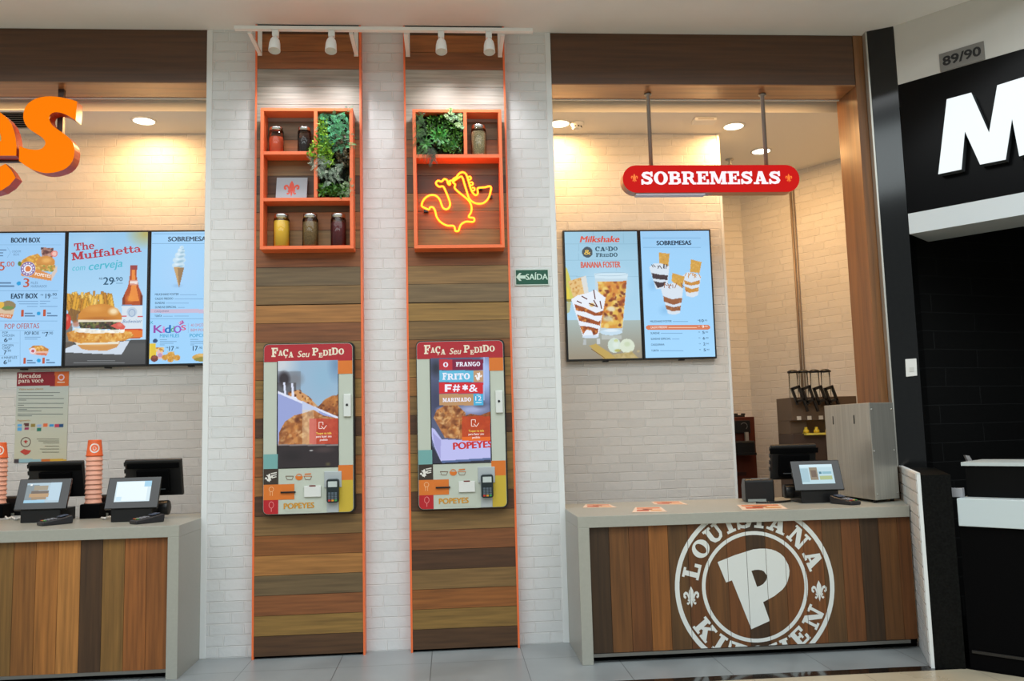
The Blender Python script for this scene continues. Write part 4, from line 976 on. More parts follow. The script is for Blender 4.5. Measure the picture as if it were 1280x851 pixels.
s.text('EASY BOX', 14, 373.2, 47, 6, NAVY, .075); s.text('R$', 51, 369.4, 54.2, 1.8, NAVY); s.text('19', 57, 373, 63, 5.8, NAVY, .03); s.text(',90', 64.5, 369.6, 71, 3.2, NAVY, .02); s.bar(66, 372.5, 72, 1, (130,170,205))
lines(s, [(22,376.6,48),(50,376.4,63),(24,379.8,48),(50,379.6,58),(34,383,47),(50,383,72)], (118,160,200), .9)
s.poly([(-14,388),(17,392),(14,398.5),(-14,394)], (208,120,64)); s.poly([(-10,384),(18,384),(17,393),(-10,391)], (214,190,160)); s.ell(10, 382, 9, 6, (146,128,90)); s.ell(10, 384.5, 7, 2, (110,140,80)); s.ell(1, 381, 4, 4, (224,180,70)); s.text('POPEYES', -6, 394.8, 14, 2.4, (250,240,230), .03, rot=-.1)
s.text('1', 26.8, 395.6, 29.4, 8, BROWN, .06); s.text('1', 54.3, 395.2, 56.9, 8, BROWN, .06); s.ell(48.3, 391.8, 2.4, 2.4, (30,156,216)); lines(s, [(31,391.6,41),(31,394.8,44),(59,391.4,64),(59,394.6,72)], GREYB, 1.6)
lines(s, [(-25,401.2,72)], (110,155,195), .5); s.text('POP OFERTAS', 6, 411, 49, 6, (176,86,78), .01); lines(s, [(-25,413.2,68)], (130,172,210), .5); s.line(25.4, 413.5, 25.4, 456, .5, (130,172,210))
s.text('POP', 3.2, 417.2, 10, 2.6, NAVY); s.text('CHICKEN', 3.2, 420.8, 18, 2.6, NAVY); s.text('6', 5.4, 427.4, 9.4, 5, NAVY, .05); s.text(',50', 9.6, 425, 15, 2.6, NAVY); lines(s, [(-6,428.8,24),(-6,444.8,24)], (140,180,215), .4)
s.text('CHICKEN', 3, 433, 17, 2.6, NAVY); s.text('CRISP', 3, 436.4, 13, 2.6, NAVY); s.text('7', 5, 443, 8.2, 5, NAVY, .05); s.text(',90', 8.8, 439.6, 14, 2.6, NAVY)
s.text('4 MINIFILÉS', 2, 448.6, 21.4, 2.8, NAVY); s.text('6', 4.8, 455.2, 8.6, 5, NAVY, .05); s.text(',50', 9, 452.4, 14, 2.6, NAVY)
s.text('POP BOX', 31, 418.6, 49, 3.9, NAVY, .02); s.text('R$', 53, 416.8, 56.2, 1.8, NAVY); s.text('7', 56.8, 420.6, 60.4, 5.4, NAVY, .05); s.text(',90', 60.8, 418, 66.4, 3.2, NAVY); lines(s, [(31,421.4,51),(31,423.8,47)], (118,160,200), .9)
P = [(36,436),(42,431.5),(52,431.5),(61,436),(60,440),(38,441)]; s.poly(P, (196,132,56)); s.blobs(P, 70, CHK, .9, 2); s.poly([(36,436),(45,439),(61,439),(58,444.5),(45,443.5),(38,442)], (226,186,170)); s.poly([(45,441),(59,441.5),(58,444.5),(45,443)], (214,120,90)); s.ell(41, 438.5, 3.6, 3.6, (232,214,226)); s.ell(41, 438.5, 1.8, 1.8, (196,80,80))
s.text('1', 29.8, 454.6, 32.1, 7, BROWN, .06); s.text('1', 53.5, 454.4, 55.8, 7, BROWN, .06); s.ell(48.5, 450.6, 2.4, 2.4, (30,156,216)); lines(s, [(34,450.6,41),(34,453.4,45),(58,450,62),(58,453.2,69)], GREYB, 1.6)
s.build('screen', M_SCREEN, root)
# screen B
root, s = menu_screen(XB0, XB0+TW, zb0, zb1, 'menu screen showing the Muffaletta sandwich, fries and beer bottle', (170, 212, 244))
s.grad(288, 400, (146, 196, 232), (178, 218, 248)); s.ell(183, 292, 26, 20, (186,170,84), .9, soft=1.0); s.ell(110, 300, 30, 16, (174,214,244), .6, soft=1)
s.poly([(76,428),(190,424),(190,462),(76,462)], (74,76,78)); s.grad(430, 460, (84,85,86), (60,60,62), [(76,432),(190,428),(190,462),(76,462)])
s.poly([(76,408),(90,404),(92,440),(76,438)], (104,92,80), .8)
for _ in range(54):
    u = rng.uniform(84, 140); top = rng.uniform(361, 372)+abs(u-112)*.18; a = rng.uniform(-.35, .35)+(u-112)*.006; L = rng.uniform(18, 30); w_ = rng.uniform(1.6, 2.8); c = FRY[rng.integers(len(FRY))]
    dx, dy = -math.sin(a), math.cos(a); s.poly([(u-w_*dy,top+w_*dx),(u+w_*dy,top-w_*dx),(u+dx*L+w_*dy,top+dy*L-w_*dx),(u+dx*L-w_*dy,top+dy*L+w_*dx)], np.array(c)*.78); s.poly([(u-w_*.6,top+.5),(u+w_*.6,top+.5),(u+dx*L+w_*.5,top+dy*L),(u+dx*L-w_*.6,top+dy*L)], c)
s.poly([(88,385),(104,390),(98,402),(92,404),(84,394)], (120,86,50), .8); s.ell(83, 402, 5.5, 10, (204,62,48)); s.ell(84, 398, 2, 4, (234,130,110), .8, soft=.6); s.ell(95, 405, 6, 5, (190,120,90), .8, soft=.6)
# bottle
s.poly([(163.5,332),(171,332),(171,346),(173.5,358),(178.5,370),(178,420),(175,423),(154,423),(152,420),(152.5,374),(156,366),(160,358),(162,346)], (176,78,28))
s.poly([(165,334),(168.5,334),(169,348),(171,362),(174,376),(160,376),(164,360)], (232,140,58)); s.ell(163, 373, 6, 6, (236,150,60), .8, soft=.7); s.poly([(152.5,374),(156,366),(157,420),(154,422)], (110,44,18), .7); s.poly([(178.5,370),(175.5,366),(175.5,420),(178,420)], (96,36,16), .8)
s.rect(162.6, 331.5, 171.6, 337, (150,58,58)); s.rect(162.3, 350, 172.2, 356.5, (214,150,130)); s.rect(162.3, 351.5, 172.2, 354.5, (236,222,216))
s.rect(152.2, 381, 178.3, 411, (214,226,236)); s.rect(152.2, 381, 178.3, 382, (120,150,190)); s.rect(152.3, 394.6, 158, 396, (206,80,90)); s.rect(172, 394.6, 178.3, 396, (206,80,90)); s.ell(165, 390, 6, 6, (186,204,222)); s.ringv(165, 391, 4, 4.6, .6, (120,150,190)); s.text('Budweiser', 153.3, 403.6, 177, 4, (70,110,160), .0, shear=.25)
s.rect(153, 411, 178, 421.5, (226,120,44)); s.rect(153, 411, 178, 412.5, (200,60,40))
# sandwich
s.poly([(76,438.5),(92,431),(162,426),(152,443),(120,442),(76,440)], (206,218,232))
s.poly([(96,430),(150,428),(146,434),(134,438),(112,438),(102,436)], (206,148,82)); s.ell(122, 430, 24, 3, (228,178,110), .8, soft=.6); s.poly([(92,426),(150,424),(148,430),(96,431)], (232,226,206))
P = [(83,416),(92,413),(120,415),(150,413),(164,415),(168,420),(156,426),(130,428),(100,429),(86,426)]; s.poly(P, (214,152,62)); s.blobs(P, 200, CHK, .9, 2.4)
s.poly([(92,410),(110,411),(130,413),(152,411),(156,414),(120,417),(96,415)], (238,236,226)); s.blobs([(92,410),(156,411),(156,416),(94,416)], 30, ((250,248,240),(226,220,206)), 1.5, 3)
P = [(98,402),(150,402),(154,408),(148,412),(120,411),(100,410)]; s.poly(P, (70,66,48)); s.blobs(P, 110, ((54,60,40),(94,108,56),(130,124,70),(44,36,34),(110,70,64)), .9, 2.4)
s.poly([(138,407),(150,402),(157,408),(155,412),(146,411)], (214,92,80)); s.ell(150, 406, 4, 3, (226,124,104), .9, soft=.5); s.rect(98, 399, 152, 402.2, (234,226,204))
s.poly([(97,399.5),(98,393),(103,387),(113,381.5),(126,379.5),(138,381),(147,386),(152,393),(152,399.5)], (206,136,54)); s.ell(118, 386, 16, 6, (226,160,76), .8, soft=.8); s.ell(142, 389, 8, 6, (246,226,186), .95, soft=.7); s.ell(124, 398, 26, 3, (168,98,38), .7, soft=.8)
RD = (176, 44, 62); tl = math.atan(10.5/87)
s.text('The', 93, 313.4, 118.4, 9, RD, style='slab', rot=tl*.8); s.text('Muffaletta', 90, 325.6, 177.5, 9.6, RD, style='slab', gap=.03, rot=tl)
s.text('com', 90, 338.4, 106, 7, (86,186,206), .01, rot=.05, shear=.2); s.text('cerveja', 110.5, 337.8, 153, 9.6, (72,180,204), .03, rot=.1, shear=.25)
s.text('R$', 124, 349.4, 128.2, 2.4, NAVY); s.text('29', 129.2, 355.8, 142.3, 9, (22,76,106), .04); s.text(',90', 143, 351.4, 153.2, 5, (22,76,106), .02); s.bar(145, 354, 153.5, .8, (110,150,180))
lines(s, [(109,450.8,144),(92,453.4,156)], (132,136,138), .7)
s.build('screen', M_SCREEN, root)
# screen C
root, s = menu_screen(XB0+TW+.001, XB0+2*TW, zb0, zb1, 'menu screen with soft ice cream cone, partly behind the brick pillar', (158, 208, 248))
s.grad(288, 458, (156, 206, 246), (160, 212, 252)); s.ell(225, 345, 40, 40, (168,208,246), .8, soft=1)
lines(s, [(192,292.2,272),(190,304.4,274)], (112,156,196), .6); s.text('SOBREMESAS', 210.3, 301.6, 261.5, 5.6, NAVY, .075)
s.ell(222, 357, 8, 3, (140,180,220), .7, soft=1)
for u, v, a, bb in ((223,331.5,7.4,4.2),(224,325,7.6,4.6),(225.2,318.8,6.2,4.2),(226.4,313.6,4.4,3.6),(227.4,310,2.4,3)): s.ell(u, v, a, bb, (196,222,238)); s.ell(u+1.5, v+1.8, a*.8, bb*.45, (146,186,208), .9, rot=.25, soft=.6); s.ell(u-2, v-1.2, a*.5, bb*.4, (222,238,248), .9, soft=.7)
s.poly([(226.6,310),(228.8,310),(228,306.8)], (180,210,226)); s.poly([(217,333.6),(230.2,334.2),(223.8,360)], (196,158,104)); s.poly([(222,335),(230.2,334.2),(223.8,360)], (136,106,72), .75)
for k, (t, u1, v) in enumerate((('MILKSHAKE FOSTER', 223.5, 369.2), ('CALDO FREDDO', 216.5, 374.6), ('SUNDAE', 206, 379.9), ('SUNDAE ESPECIAL', 220.5, 385.2))): s.text(t, 193.8, v, u1, 2.5, NAVY, .02)
lines(s, [(225,368.4,246),(218,373.6,270),(207.5,378.8,236),(222.5,384.2,231)], (128,170,210), .8); s.rect(188, 386.2, 275, 391.2, (200,186,212)); s.text('CASQUINHA', 193.4, 390.3, 211.2, 2.4, (110,110,140)); s.text('TORTA', 193.4, 396.2, 202.4, 2.5, NAVY, .02); lines(s, [(204,395.2,216),(218,395,236)], (128,170,210), .8); s.bar(188, 398.4, 275, .5, (112,156,196))
for t, u0, v, u1, cp, c in (('K',192.3,416,203.2,9.2,(150,70,166)),('i',203.6,415.6,206,7.5,(224,110,190)),('d',206.2,416,213.2,9.4,(24,110,190)),('d',213.6,414.8,218,7,(90,170,120)),('O',217.6,416,226.4,8.6,(146,84,196)),('S',226.6,412.6,232.4,6,(214,74,120))): s.text(t, u0, v, u1, cp, c, .06)
s.poly([(223,403),(228.4,399.8),(230.2,403.6),(224.8,406.6)], (170,80,160)); s.text('El', 224.4, 404.8, 228, 2.4, (240,230,250), rot=.4); s.line(187, 401, 191.4, 405, .7, (60,160,180)); s.line(187.4, 405, 191, 401.2, .7, (60,160,180)); s.line(235.4, 404, 235.4, 416, .4, (130,172,210))
s.text('40 OPÇÕES', 238.6, 408, 258, 3.2, (196,110,120)); s.text('BEM POP', 238.6, 414.2, 256, 3.2, (196,110,120)); s.text('MINI FILÉS', 200, 421.8, 224, 4, (10,150,196), .01); s.text('POPCORN', 237.3, 421.4, 266, 4, (10,150,196), .01)
lines(s, [(200,424.6,209),(200,426.8,221),(200,429,217),(200,431,206),(238,424.2,248),(238,426.6,262),(238,429,258),(238,431,243)], (120,162,200), .8)
s.text('17', 211.6, 438.4, 217.4, 5.4, NAVY, .04); s.text('17', 241.2, 438.2, 247.2, 5.6, NAVY, .04); s.text('R$', 207.6, 435.2, 210.4, 1.6, NAVY); s.text(',90', 219.5, 436, 223.5, 2.4, NAVY); s.text(',90', 248.5, 436, 253, 2.6, NAVY)
s.rect(185.6, 429, 195, 449, (226,196,62)); s.rect(185.6, 429, 188, 449, (240,214,100), .8); s.ell(194, 426, 2.9, 2.5, (48,76,116)); s.poly([(195.4,438),(204.2,438),(203,448.5),(197,448.5)], (226,190,190)); s.ell(200, 444, 2.6, 2.6, (190,150,190)); s.blobs([(195,434),(205,434),(205,439.5),(195,439.5)], 30, CHK, .9, 2); s.ell(193, 448, 4.4, 4, (118,60,52)); s.ell(193, 446.4, 3.6, 2, (150,84,66), .9, soft=.5)
for u, v, r in ((206.5,446.5,4),(213.6,443.5,4.4),(221,447,4),(213.2,449.5,3.6)): s.ell(u, v, r, r*.85, (206,154,66)); s.blobs([(u-r,v-r),(u+r,v-r),(u+r,v+r),(u-r,v+r)], 12, CHK, .8, 1.8, .6)
s.ell(252, 446.5, 11, 4.6, (206,164,84)); s.ell(252, 449, 9, 2.6, (150,140,60)); s.ell(252, 443.6, 8, 2, (228,192,120), .9, soft=.6)
s.build('screen', M_SCREEN, root)
# screen D / E
xd0 = PY(704, 287, YV)[0]-.004; xm = PY(798, 287, YV)[0]; xe1 = PY(887.4, 287, YV)[0]; zd0, zd1 = PY(800, 449.6, YV)[2], PY(800, 287.0, YV)[2]
root, s = menu_screen(xd0, xm-.0005, zd0, zd1, 'menu screen advertising a Banana Foster milkshake', (160, 204, 226))
s.grad(290, 400, (150, 196, 220), (172, 212, 236)); s.grad(395, 452, (170,190,190), (150,138,118), [(700,400),(806,400),(806,455),(700,455)])
for v in (304.5, 324.8, 345): s.rect(702, v, 800, v+.7, (130,172,196), .6)
for u, v0, v1 in ((741,287,304),(779,287,304),(723,305,325),(770,325,345),(786,363,363.5)): s.rect(u, v0, u+.6, v1, (130,172,196), .6)
s.ell(760, 355, 40, 30, (200,228,248), .6, soft=1)
P = [(704,330),(709,336),(714,352),(717,372),(712,378),(704,376)]; s.poly(P, (206,200,92)); s.poly([(704,350),(711,362),(713,376),(704,376)], (226,206,70)); s.rect(704, 374, 716, 377, (120,110,60), .7); s.poly([(704,378),(714,378),(712,390),(704,394)], (190,176,104), .7)
s.text('Milkshake', 725, 302.8, 773.5, 7.8, (214,74,50), .07, shear=.25); s.ell(734.2, 315.2, 6.8, 7, (58,72,82)); s.text('&', 730.3, 318.2, 738.4, 6.2, (232,192,80), .03)
s.text('CALDO', 744, 314, 772, 5.8, (34,74,94), style='slab', gap=.05, dys=[0,0,.35,0,.1], scs=[1,.95,.55,1,.85]); s.text('FREDDO', 745, 321.2, 772, 5.0, (34,74,94), style='slab', gap=.05, scs=[1,.95,.8,.8,1,1.05])
s.text('BANANA FOSTER', 726.3, 334.8, 775.5, 7.6, (206,96,78), .06)
# tall glass
s.poly([(743,341.5),(785,341.5),(778,416),(749,416)], (196,214,224), .8); s.poly([(743,341.5),(785,341.5),(784,348),(744,348)], (206,228,240)); s.ringv(764, 342.5, 21, 2.6, .5, (150,180,200))
P = [(747,352),(783.4,351),(778,410),(751,410)]; s.poly(P, (212,150,62)); s.blobs(P, 120, ((196,110,40),(226,186,84),(150,72,30),(236,206,120),(214,140,58)), 2, 5.5); s.blobs([(748,362),(782,362),(778,410),(768,405),(752,395)], 30, ((130,60,34),(110,48,28)), 1.5, 4)
s.ell(764, 386, 7, 4, (226,220,196), .9, soft=.5); s.ell(760, 398, 9, 5, (206,206,180), .8, soft=.6); s.ell(764, 415, 14, 4, (196,220,236)); s.ell(764, 413, 12, 2.4, (226,238,246), .9, soft=.5); s.rect(752, 419, 777, 424, (200,206,204), .6)
# cup
s.poly([(710,351.5),(732.5,344.5),(736,366),(718,376)], (226,190,128)); s.blobs([(710,351.5),(728,346),(728,368),(718,376)], 60, ((206,150,70),(226,180,110),(190,130,56)), .8, 2, .7); s.poly([(726,347),(732.5,344.5),(736,366),(731,370)], (216,226,236), .8)
P = [(714,374),(722,369),(735,366),(744,362),(757,372),(748,420),(728.5,420)]; s.poly(P, (232,238,248))
for pts in ([(718,380),(730,384),(745,391),(754,388),(753,394),(744,395),(732,390),(720,388)], [(721,393),(734,397),(748,402),(751,400),(750,407),(738,404),(724,401)], [(724.5,407),(736,408),(748,411),(747,417),(742,419),(739,413),(733,412),(729,418)]): s.poly(pts, (156,78,34)); s.blobs(pts, 30, ((120,54,26),(196,110,50),(214,140,60)), 1, 2.4)
for q in ((727,370,734,374),(721,376,727,379),(742,362,744,374),(736,379,746,383),(750,376,752,386),(742,375,747,384)): s.line(*q, 1.4, (96,44,36))
s.ell(740, 381, 4, 3, (206,160,70), .9, soft=.5); s.ell(738, 420.8, 10.5, 2, (206,222,240)); s.rect(729, 424, 733, 431, (190,198,204), .7); s.rect(746, 423, 750, 430, (214,222,230), .7)
s.ell(768, 431.5, 8.4, 9.4, (206,222,210)); s.ell(770, 426, 2.6, 2, (196,206,140)); s.ell(772, 438, 5, 2.4, (176,172,84), .9, soft=.5); s.ell(784, 432.5, 9.4, 9.2, (216,226,206)); s.ell(784, 430, 5, 4, (198,212,180), .9, soft=.5); s.ell(770, 431, 5.6, 6.6, (222,234,226), .8, soft=.6)
s.poly([(736.5,432),(745,429.5),(764,442),(772,449),(755,449)], (190,162,88)); s.line(739, 436, 756, 447.5, 1, (130,100,56)); s.poly([(766,443),(790,440),(800,449),(772,449)], (186,166,110)); s.blobs([(766,443),(800,436),(800,449),(772,449)], 26, ((200,180,130),(170,150,96)), 1.5, 3, .6)
s.build('screen', M_SCREEN, root)
root, s = menu_screen(xm+.0005, xe1+.004, zd0, zd1, 'menu screen headed SOBREMESAS with three dessert cups and a price list', (158, 210, 252))
s.grad(288, 450, (152, 204, 244), (164, 216, 255)); lines(s, [(803,297.4,876),(804,309.2,876)], (110,156,196), .5); s.text('SOBREMESAS', 821, 306.4, 864, 5.6, NAVY, .075)
def cup(P, stripes, dark, cookie, n=34):
    s.poly(cookie, (206,156,64)); s.blobs(cookie, 30, ((226,180,90),(190,138,50),(216,170,80)), .8, 2, .7)
    s.poly(P, (214,226,238))
    for q in stripes: s.poly(q, dark[0]); s.blobs(q, 14, dark, .8, 1.8)
    u0 = min(p[0] for p in P)+2; u1 = max(p[0] for p in P)-2; v0 = min(p[1] for p in P)
    for k in range(9):
        a = rng.uniform(u0, u1); s.line(a, v0+rng.uniform(0, 3), a+rng.uniform(-4, 4), v0+rng.uniform(4, 8), .9, dark[0])
s.ell(816, 356, 8, 10, (120,176,222), .6, soft=1); s.ell(831, 388, 10, 8, (130,184,228), .7, soft=1)
cup([(811.5,334),(817,329.5),(826,329),(836.6,333),(834.5,356),(829,361),(820,361)], [[(814.5,341),(824,343),(835,344),(834.4,350),(822,349),(816,348)],[(817,351),(826,353),(833,352),(829,358),(822,360)]], ((62,42,48),(44,30,36),(84,60,62)), [(823.4,315.4),(837,317),(835.4,333),(824,331)])
cup([(853,345),(859,340),(868,341),(876.4,345),(872.4,369),(866,371.6),(858,370)], [[(855,350),(864,353),(875,350),(874.5,355),(864,357),(856,355)],[(855.6,358),(865,361),(873.6,359),(873,364),(862,366),(857,364)]], ((200,140,60),(170,100,44),(226,176,96)), [(863.6,324),(877,327.4),(874.6,341),(862.6,340)])
cup([(826.4,362),(832,356),(842,353),(850,358),(854,361),(850,391),(843,393.4),(835,392)], [[(829,370),(840,374),(853,372),(852,378),(842,381),(830,377)],[(831.4,381),(842,384),(851,382),(850.4,388),(840,389),(833,386)]], ((150,92,54),(120,68,42),(176,116,70)), [(840.4,341),(856,345.6),(852.4,360),(846,358),(839.4,351)])
ROWS = [('MILKSHAKE FOSTER',839.6,402.9,'10',(841,860)),('CALDO FREDDO',834,410.4,'9',(835.5,871)),('SUNDAE',824.4,417.6,'5',(826,853)),('SUNDAE ESPECIAL',838.4,424.8,'6',(840,849)),('CASQUINHA',830.4,432,'2',None),('TORTA',823.4,439.4,'5',(825,854))]
s.vec([[(810,406.4),(885,406),(887.6,408),(887.6,410.4),(885,412),(810,412.2),(807.4,410.4),(807.4,408)]], (214,122,84))
for i, (t, u1, v, p, br) in enumerate(ROWS):
    c = (250,244,238) if i == 1 else (34,66,100); c2 = (246,206,180) if i == 1 else (126,172,214)
    s.text(t, 812.8+i*.25, v, u1, 2.4, c, .02)
    if br: s.bar(br[0], v-1.1, br[1], .9, c2)
    s.text(p, (874.6 if len(p) == 2 else 877)+i*.5, v-.4, 879.6+i*.5, 3.4, c, .04); s.text(',90', 880+i*.5, v-1.6, 884+i*.5, 1.8, c); s.text('R$', 872.2+i*.35, v-2, 874.2+i*.35, 1.1, c)
s.build('screen', M_SCREEN, root)
# notice poster under the left screens
root = None
yp = YT-.006
px0, px1 = PY(19.5, 520, yp)[0], PY(84.6, 520, yp)[0]; pz0, pz1 = PY(50, 577.6, yp)[2], PY(50, 464.8, yp)[2]
root = thing('notice_poster', ((px0+px1)/2, yp, pz0), 'cream notice with dark red heading taped below the menu screens', 'poster')
b = MB(); b.box(px0, px1, yp+.001, YT-.0008, pz0, pz1); b.build('backing_board', mat('poster_backing', (200,200,190), .5), root)
s = Sheet(yp, px0, px1, pz0, pz1, .006, (190, 196, 188)); s.grad(465, 577, (188,198,194), (206,202,172))
s.rect(10, 464, 68.6, 482.3, (140, 14, 32)); s.rect(68.6, 464, 90, 482.3, (214, 100, 34)); s.text('Recados', 23.2, 472.6, 51, 5.4, (236,220,206), style='slab', gap=.03); s.text('para você', 22.8, 478.4, 54.4, 5, (236,220,206), style='slab', gap=.03); s.ringv(76.6, 471.6, 3.8, 3.8, 1.4, (226,200,214)); s.bar(71.6, 477.6, 81, 1.2, (240,220,200))
s.text('Visite nosso cliente', 23.6, 487.6, 54.2, 2.2, (186,140,60), .02); GR = (120,128,124)
lines(s, [(23,490.6,75),(23,494.4,67),(23,498,80),(23,500,33),(22.4,504,80),(22.4,506.4,30),(22.4,509.6,79),(22.4,511.6,34),(22.4,513.6,52),(22,517.4,79),(22,519.6,40)], GR, .8); s.text('Pagamento', 22, 526.6, 38, 2, (186,140,60))
for u, v, c in ((24.5,531.5,(90,170,226)),(24.5,536,(90,170,226)),(33,530.6,(90,50,50)),(33,535.6,(150,40,90)),(41,532,(150,130,60)),(41,536.4,(190,190,170)),(49,532,(150,180,220)),(49,536.6,(20,120,100)),(56.8,531.2,(226,110,60)),(64.2,531.6,(50,150,214)),(71,532,(190,60,90)),(77,531.8,(20,70,120))): s.rect(u-2.8, v-2, u+2.8, v+2, c)
s.ringv(32.2, 552.4, 5.8, 5.8, .8, (90,60,50)); s.glyph(fleur(), 32.2, 553, 3, 3.4, (190,50,46)); s.vec([[(25,564.5),(30,561),(35,562.5),(39,562.8),(36,567),(32,568.6),(28,566.5)]], (196,70,56)); s.ell(32, 565, 2.2, 1.8, (216,200,180))
lines(s, [(46,548.6,74),(48,551,74),(54,553.4,74),(56,557.4,74),(50,561,74),(53,565,74)], (130,130,112), .8)
s.rect(10, 573.6, 24, 579, (70,60,66)); s.rect(24, 573.6, 51, 579, (150,190,200)); s.rect(51, 573.6, 63, 579, (206,110,40)); s.rect(63, 573.6, 90, 579, (214,170,60)); s.build('sheet', M_PRINT, root)
#@@SIGNS
# ================================================================== letters over the left counter
YE = .02
es = lambda P: [tuple(PY(x/4.923, 90+y/4.923, YE)) for x, y in P]
M_OR_L = mat('lit_orange_face', (255, 128, 4), .6, emit=.97, spec=.05); M_OR_S = mat('orange_letter_side', (196, 62, 20), .35)
def letter3d(name, outer, holes, label):
    loc = tuple(np.mean([np.array(p) for p in outer], 0)); root = thing(name, loc, label, 'sign letter', 'orange sign letters')
    loops = [[Vector((p[0], p[2], 0)) for p in outer]]+[[Vector((p[0], p[2], 0)) for p in h] for h in holes]
    V = list(outer)+[q for h in holes for q in h]; F = [tuple(t) for t in tessellate_polygon(loops)]
    flat('face', [(x, YE-.003, z) for x, y, z in V], F, M_OR_L, root, vec=(0, .003, 0)); flat('return', V, F, M_OR_S, root, vec=(0, .085, 0)); return root
S_OUT = [(120,455),(150,468),(180,475),(215,479),(240,478),(262,470),(275,455),(281,440),(278,425),(262,405),(240,389),(215,374),(190,358),(170,340),(156,320),(148,300),(144,280),(145,258),(150,235),(160,213),(175,194),(195,178),(220,165),(245,157),(280,151),(310,150),(345,152),(380,157),(440,170),(475,182),(470,245),(466,297),(430,275),(408,263),(390,256),(370,250),(350,247),(335,248),(320,253),(309,262),(303,276),(303,290),(308,305),(317,321),(330,335),(355,353),(380,370),(408,390),(430,410),(445,432),(455,455),(459,478),(458,500),(454,526),(445,550),(430,572),(410,590),(386,603),(360,612),(330,619),(300,622),(280,622),(260,619),(230,611),(200,600),(180,590),(160,578),(118,548)]
r_s = letter3d('sign_letter', es(smooth([(x, y, 0) for x, y in S_OUT], True, 1) and S_OUT), [], 'orange illuminated letter S hanging below the timber beam')
p = PY(80, 118, .15); q = PY(76, 175, YE+.1)
b = MB(); b.box(p[0]-.018, p[0]+.018, YE+.0855, YE+.115, q[2]-.1, ZB-.001); b.build('hanger_post', mat('dark_post', (84, 70, 64), .4, .5), r_s)
E_OUT = [(100,515),(-95,515),(-92,545),(-75,575),(-45,590),(-10,588),(35,565),(70,603),(97,650),(60,695),(10,728),(-50,745),(-120,735),(-185,695),(-225,630),(-243,550),(-240,460),(-222,370),(-185,300),(-130,250),(-65,225),(-25,230),(10,255),(45,285),(72,322),(88,365),(97,410),(102,455)]
E_HOLE = [(-95,425),(8,425),(8,400),(0,375),(-20,345),(-45,335),(-70,350),(-88,385)]
r_e = letter3d('sign_letter', es(E_OUT), [es(E_HOLE)], 'orange illuminated letter E cut off by the left edge of the photo')
b = MB(); qz = PY(10, 193, YE)[2]; b.box(-2.0, PY(56, 193, YE)[0], YE+.0855, YE+.115, qz-.02, qz+.015); b.build('mounting_bar', MATS['dark_post'], r_e)

# hanging dessert sign
YG = .10
gx0, gx1 = PY(778.5, 223, YG)[0], PY(999.5, 224, YG)[0]; gz0, gz1 = PY(888, 240.3, YG)[2], PY(888, 206.2, YG)[2]
root = thing('hanging_sign', ((gx0+gx1)/2, YG, gz0), 'long red hanging sign reading SOBREMESAS over the dessert counter', 'sign')
r = (gz1-gz0)/2-.0005
b = MB(); b.prism(rrect(gx0, gx1, gz0, gz1, r, YG+.004, 10), (0, .085, 0)); b.build('casing', mat('sign_casing', (176, 120, 84), .3, .4), root)
b = MB(); b.prism(rrect(gx0+.001, gx1-.001, gz0+.001, gz1-.001, r-.002, YG, 10), (0, .004, 0)); b.build('face', mat('lit_red_face', (208, 22, 18), .5, emit=.92, spec=.1), root)
V, F, wd = slab('SOBREMESAS', gap=.035); ta, tb = PY(801.5, 230.5, YG-.003), PY(976.5, 230.5, YG-.003); cap = PY(888, 214.3, YG)[2]-PY(888, 230.4, YG)[2]; zb_ = PY(888, 230.4, YG)[2]
flat('lettering', [(ta[0]+a*(tb[0]-ta[0])/wd, YG-.002, zb_+c*cap) for a, c in V], F, mat('lit_white_letters', (250, 240, 246), .4, emit=1.0), root)
V, F = fleur()
for u in (793, 986): p = PY(u, 222.5, YG-.002); flat('emblem', [(p[0]+a*.032, YG-.002, p[2]+(c-.29)*.044) for a, c in V], F, mat('lit_orange_emblem', (250, 120, 20), .4, emit=1.0), root)
for u0, u1 in ((807.5, 813.5), (952.5, 957.5)):
    xa = PY(u1, 200, YG+.05)[0]; b = MB(); b.lathe([(.0001, 0), (.014, 0), (.014, ZB-gz1-.012), (.026, ZB-gz1-.012), (.026, ZB-gz1-.001), (.0001, ZB-gz1-.001)], (xa, YG+.05, gz1-.0005), 16); b.build('hanger_rod', mat('grey_rod', (150, 152, 154), .35, .7), root)
b = MB(); b.box(gx0+.09, gx0+.57, YG+.012, YG+.07, gz0-.014, gz0-.0005); b.build('driver_cover', mat('sign_white_cover', (206, 200, 214), .4), root)

# ================================================================== inner ceiling fittings
M_LAMP = mat('downlight_lens', (255, 240, 214), .4, emit=9.0)
def downlight(u, v, label, rr=.085, k=1.0):
    p = PZ(u, v, ZI); root = thing('ceiling_downlight', (p[0], p[1], ZI), label, 'ceiling light', 'round downlights')
    b = MB(); b.lathe([(rr*.86,-.001),(rr*1.02,-.001),(rr*1.04,-.006),(rr*.9,-.009),(rr*.86,-.009)], (p[0], p[1], ZI), 32); b.build('trim_ring', M_WHITE, root)
    b = MB(); b.lathe([(.0001,-.0035),(rr*.86,-.0035),(rr*.86,-.0005),(.0001,-.0005)], (p[0], p[1], ZI), 32); b.build('lens', M_LAMP, root)
    l = bpy.data.lights.new('down_lamp', 'AREA'); l.shape = 'DISK'; l.size = .15; l.energy = DOWN_POWER*k; l.color = WARM
    o = bpy.data.objects.new('down_lamp', l); COL.objects.link(o); o.location = (p[0], p[1], ZI-.011)
    o.parent = root; o.matrix_parent_inverse = Matrix.Translation(-Vector(root.location))
downlight(180, 150.5, 'round downlight over the left menu screens'); downlight(699, 154, 'round downlight next to the smoke detector')
downlight(917, 157.3, 'round downlight right of the rectangular ceiling sensor', k=1.2); downlight(951.5, 188.4, 'round downlight crossed by the hanging sign rod', k=1.45)
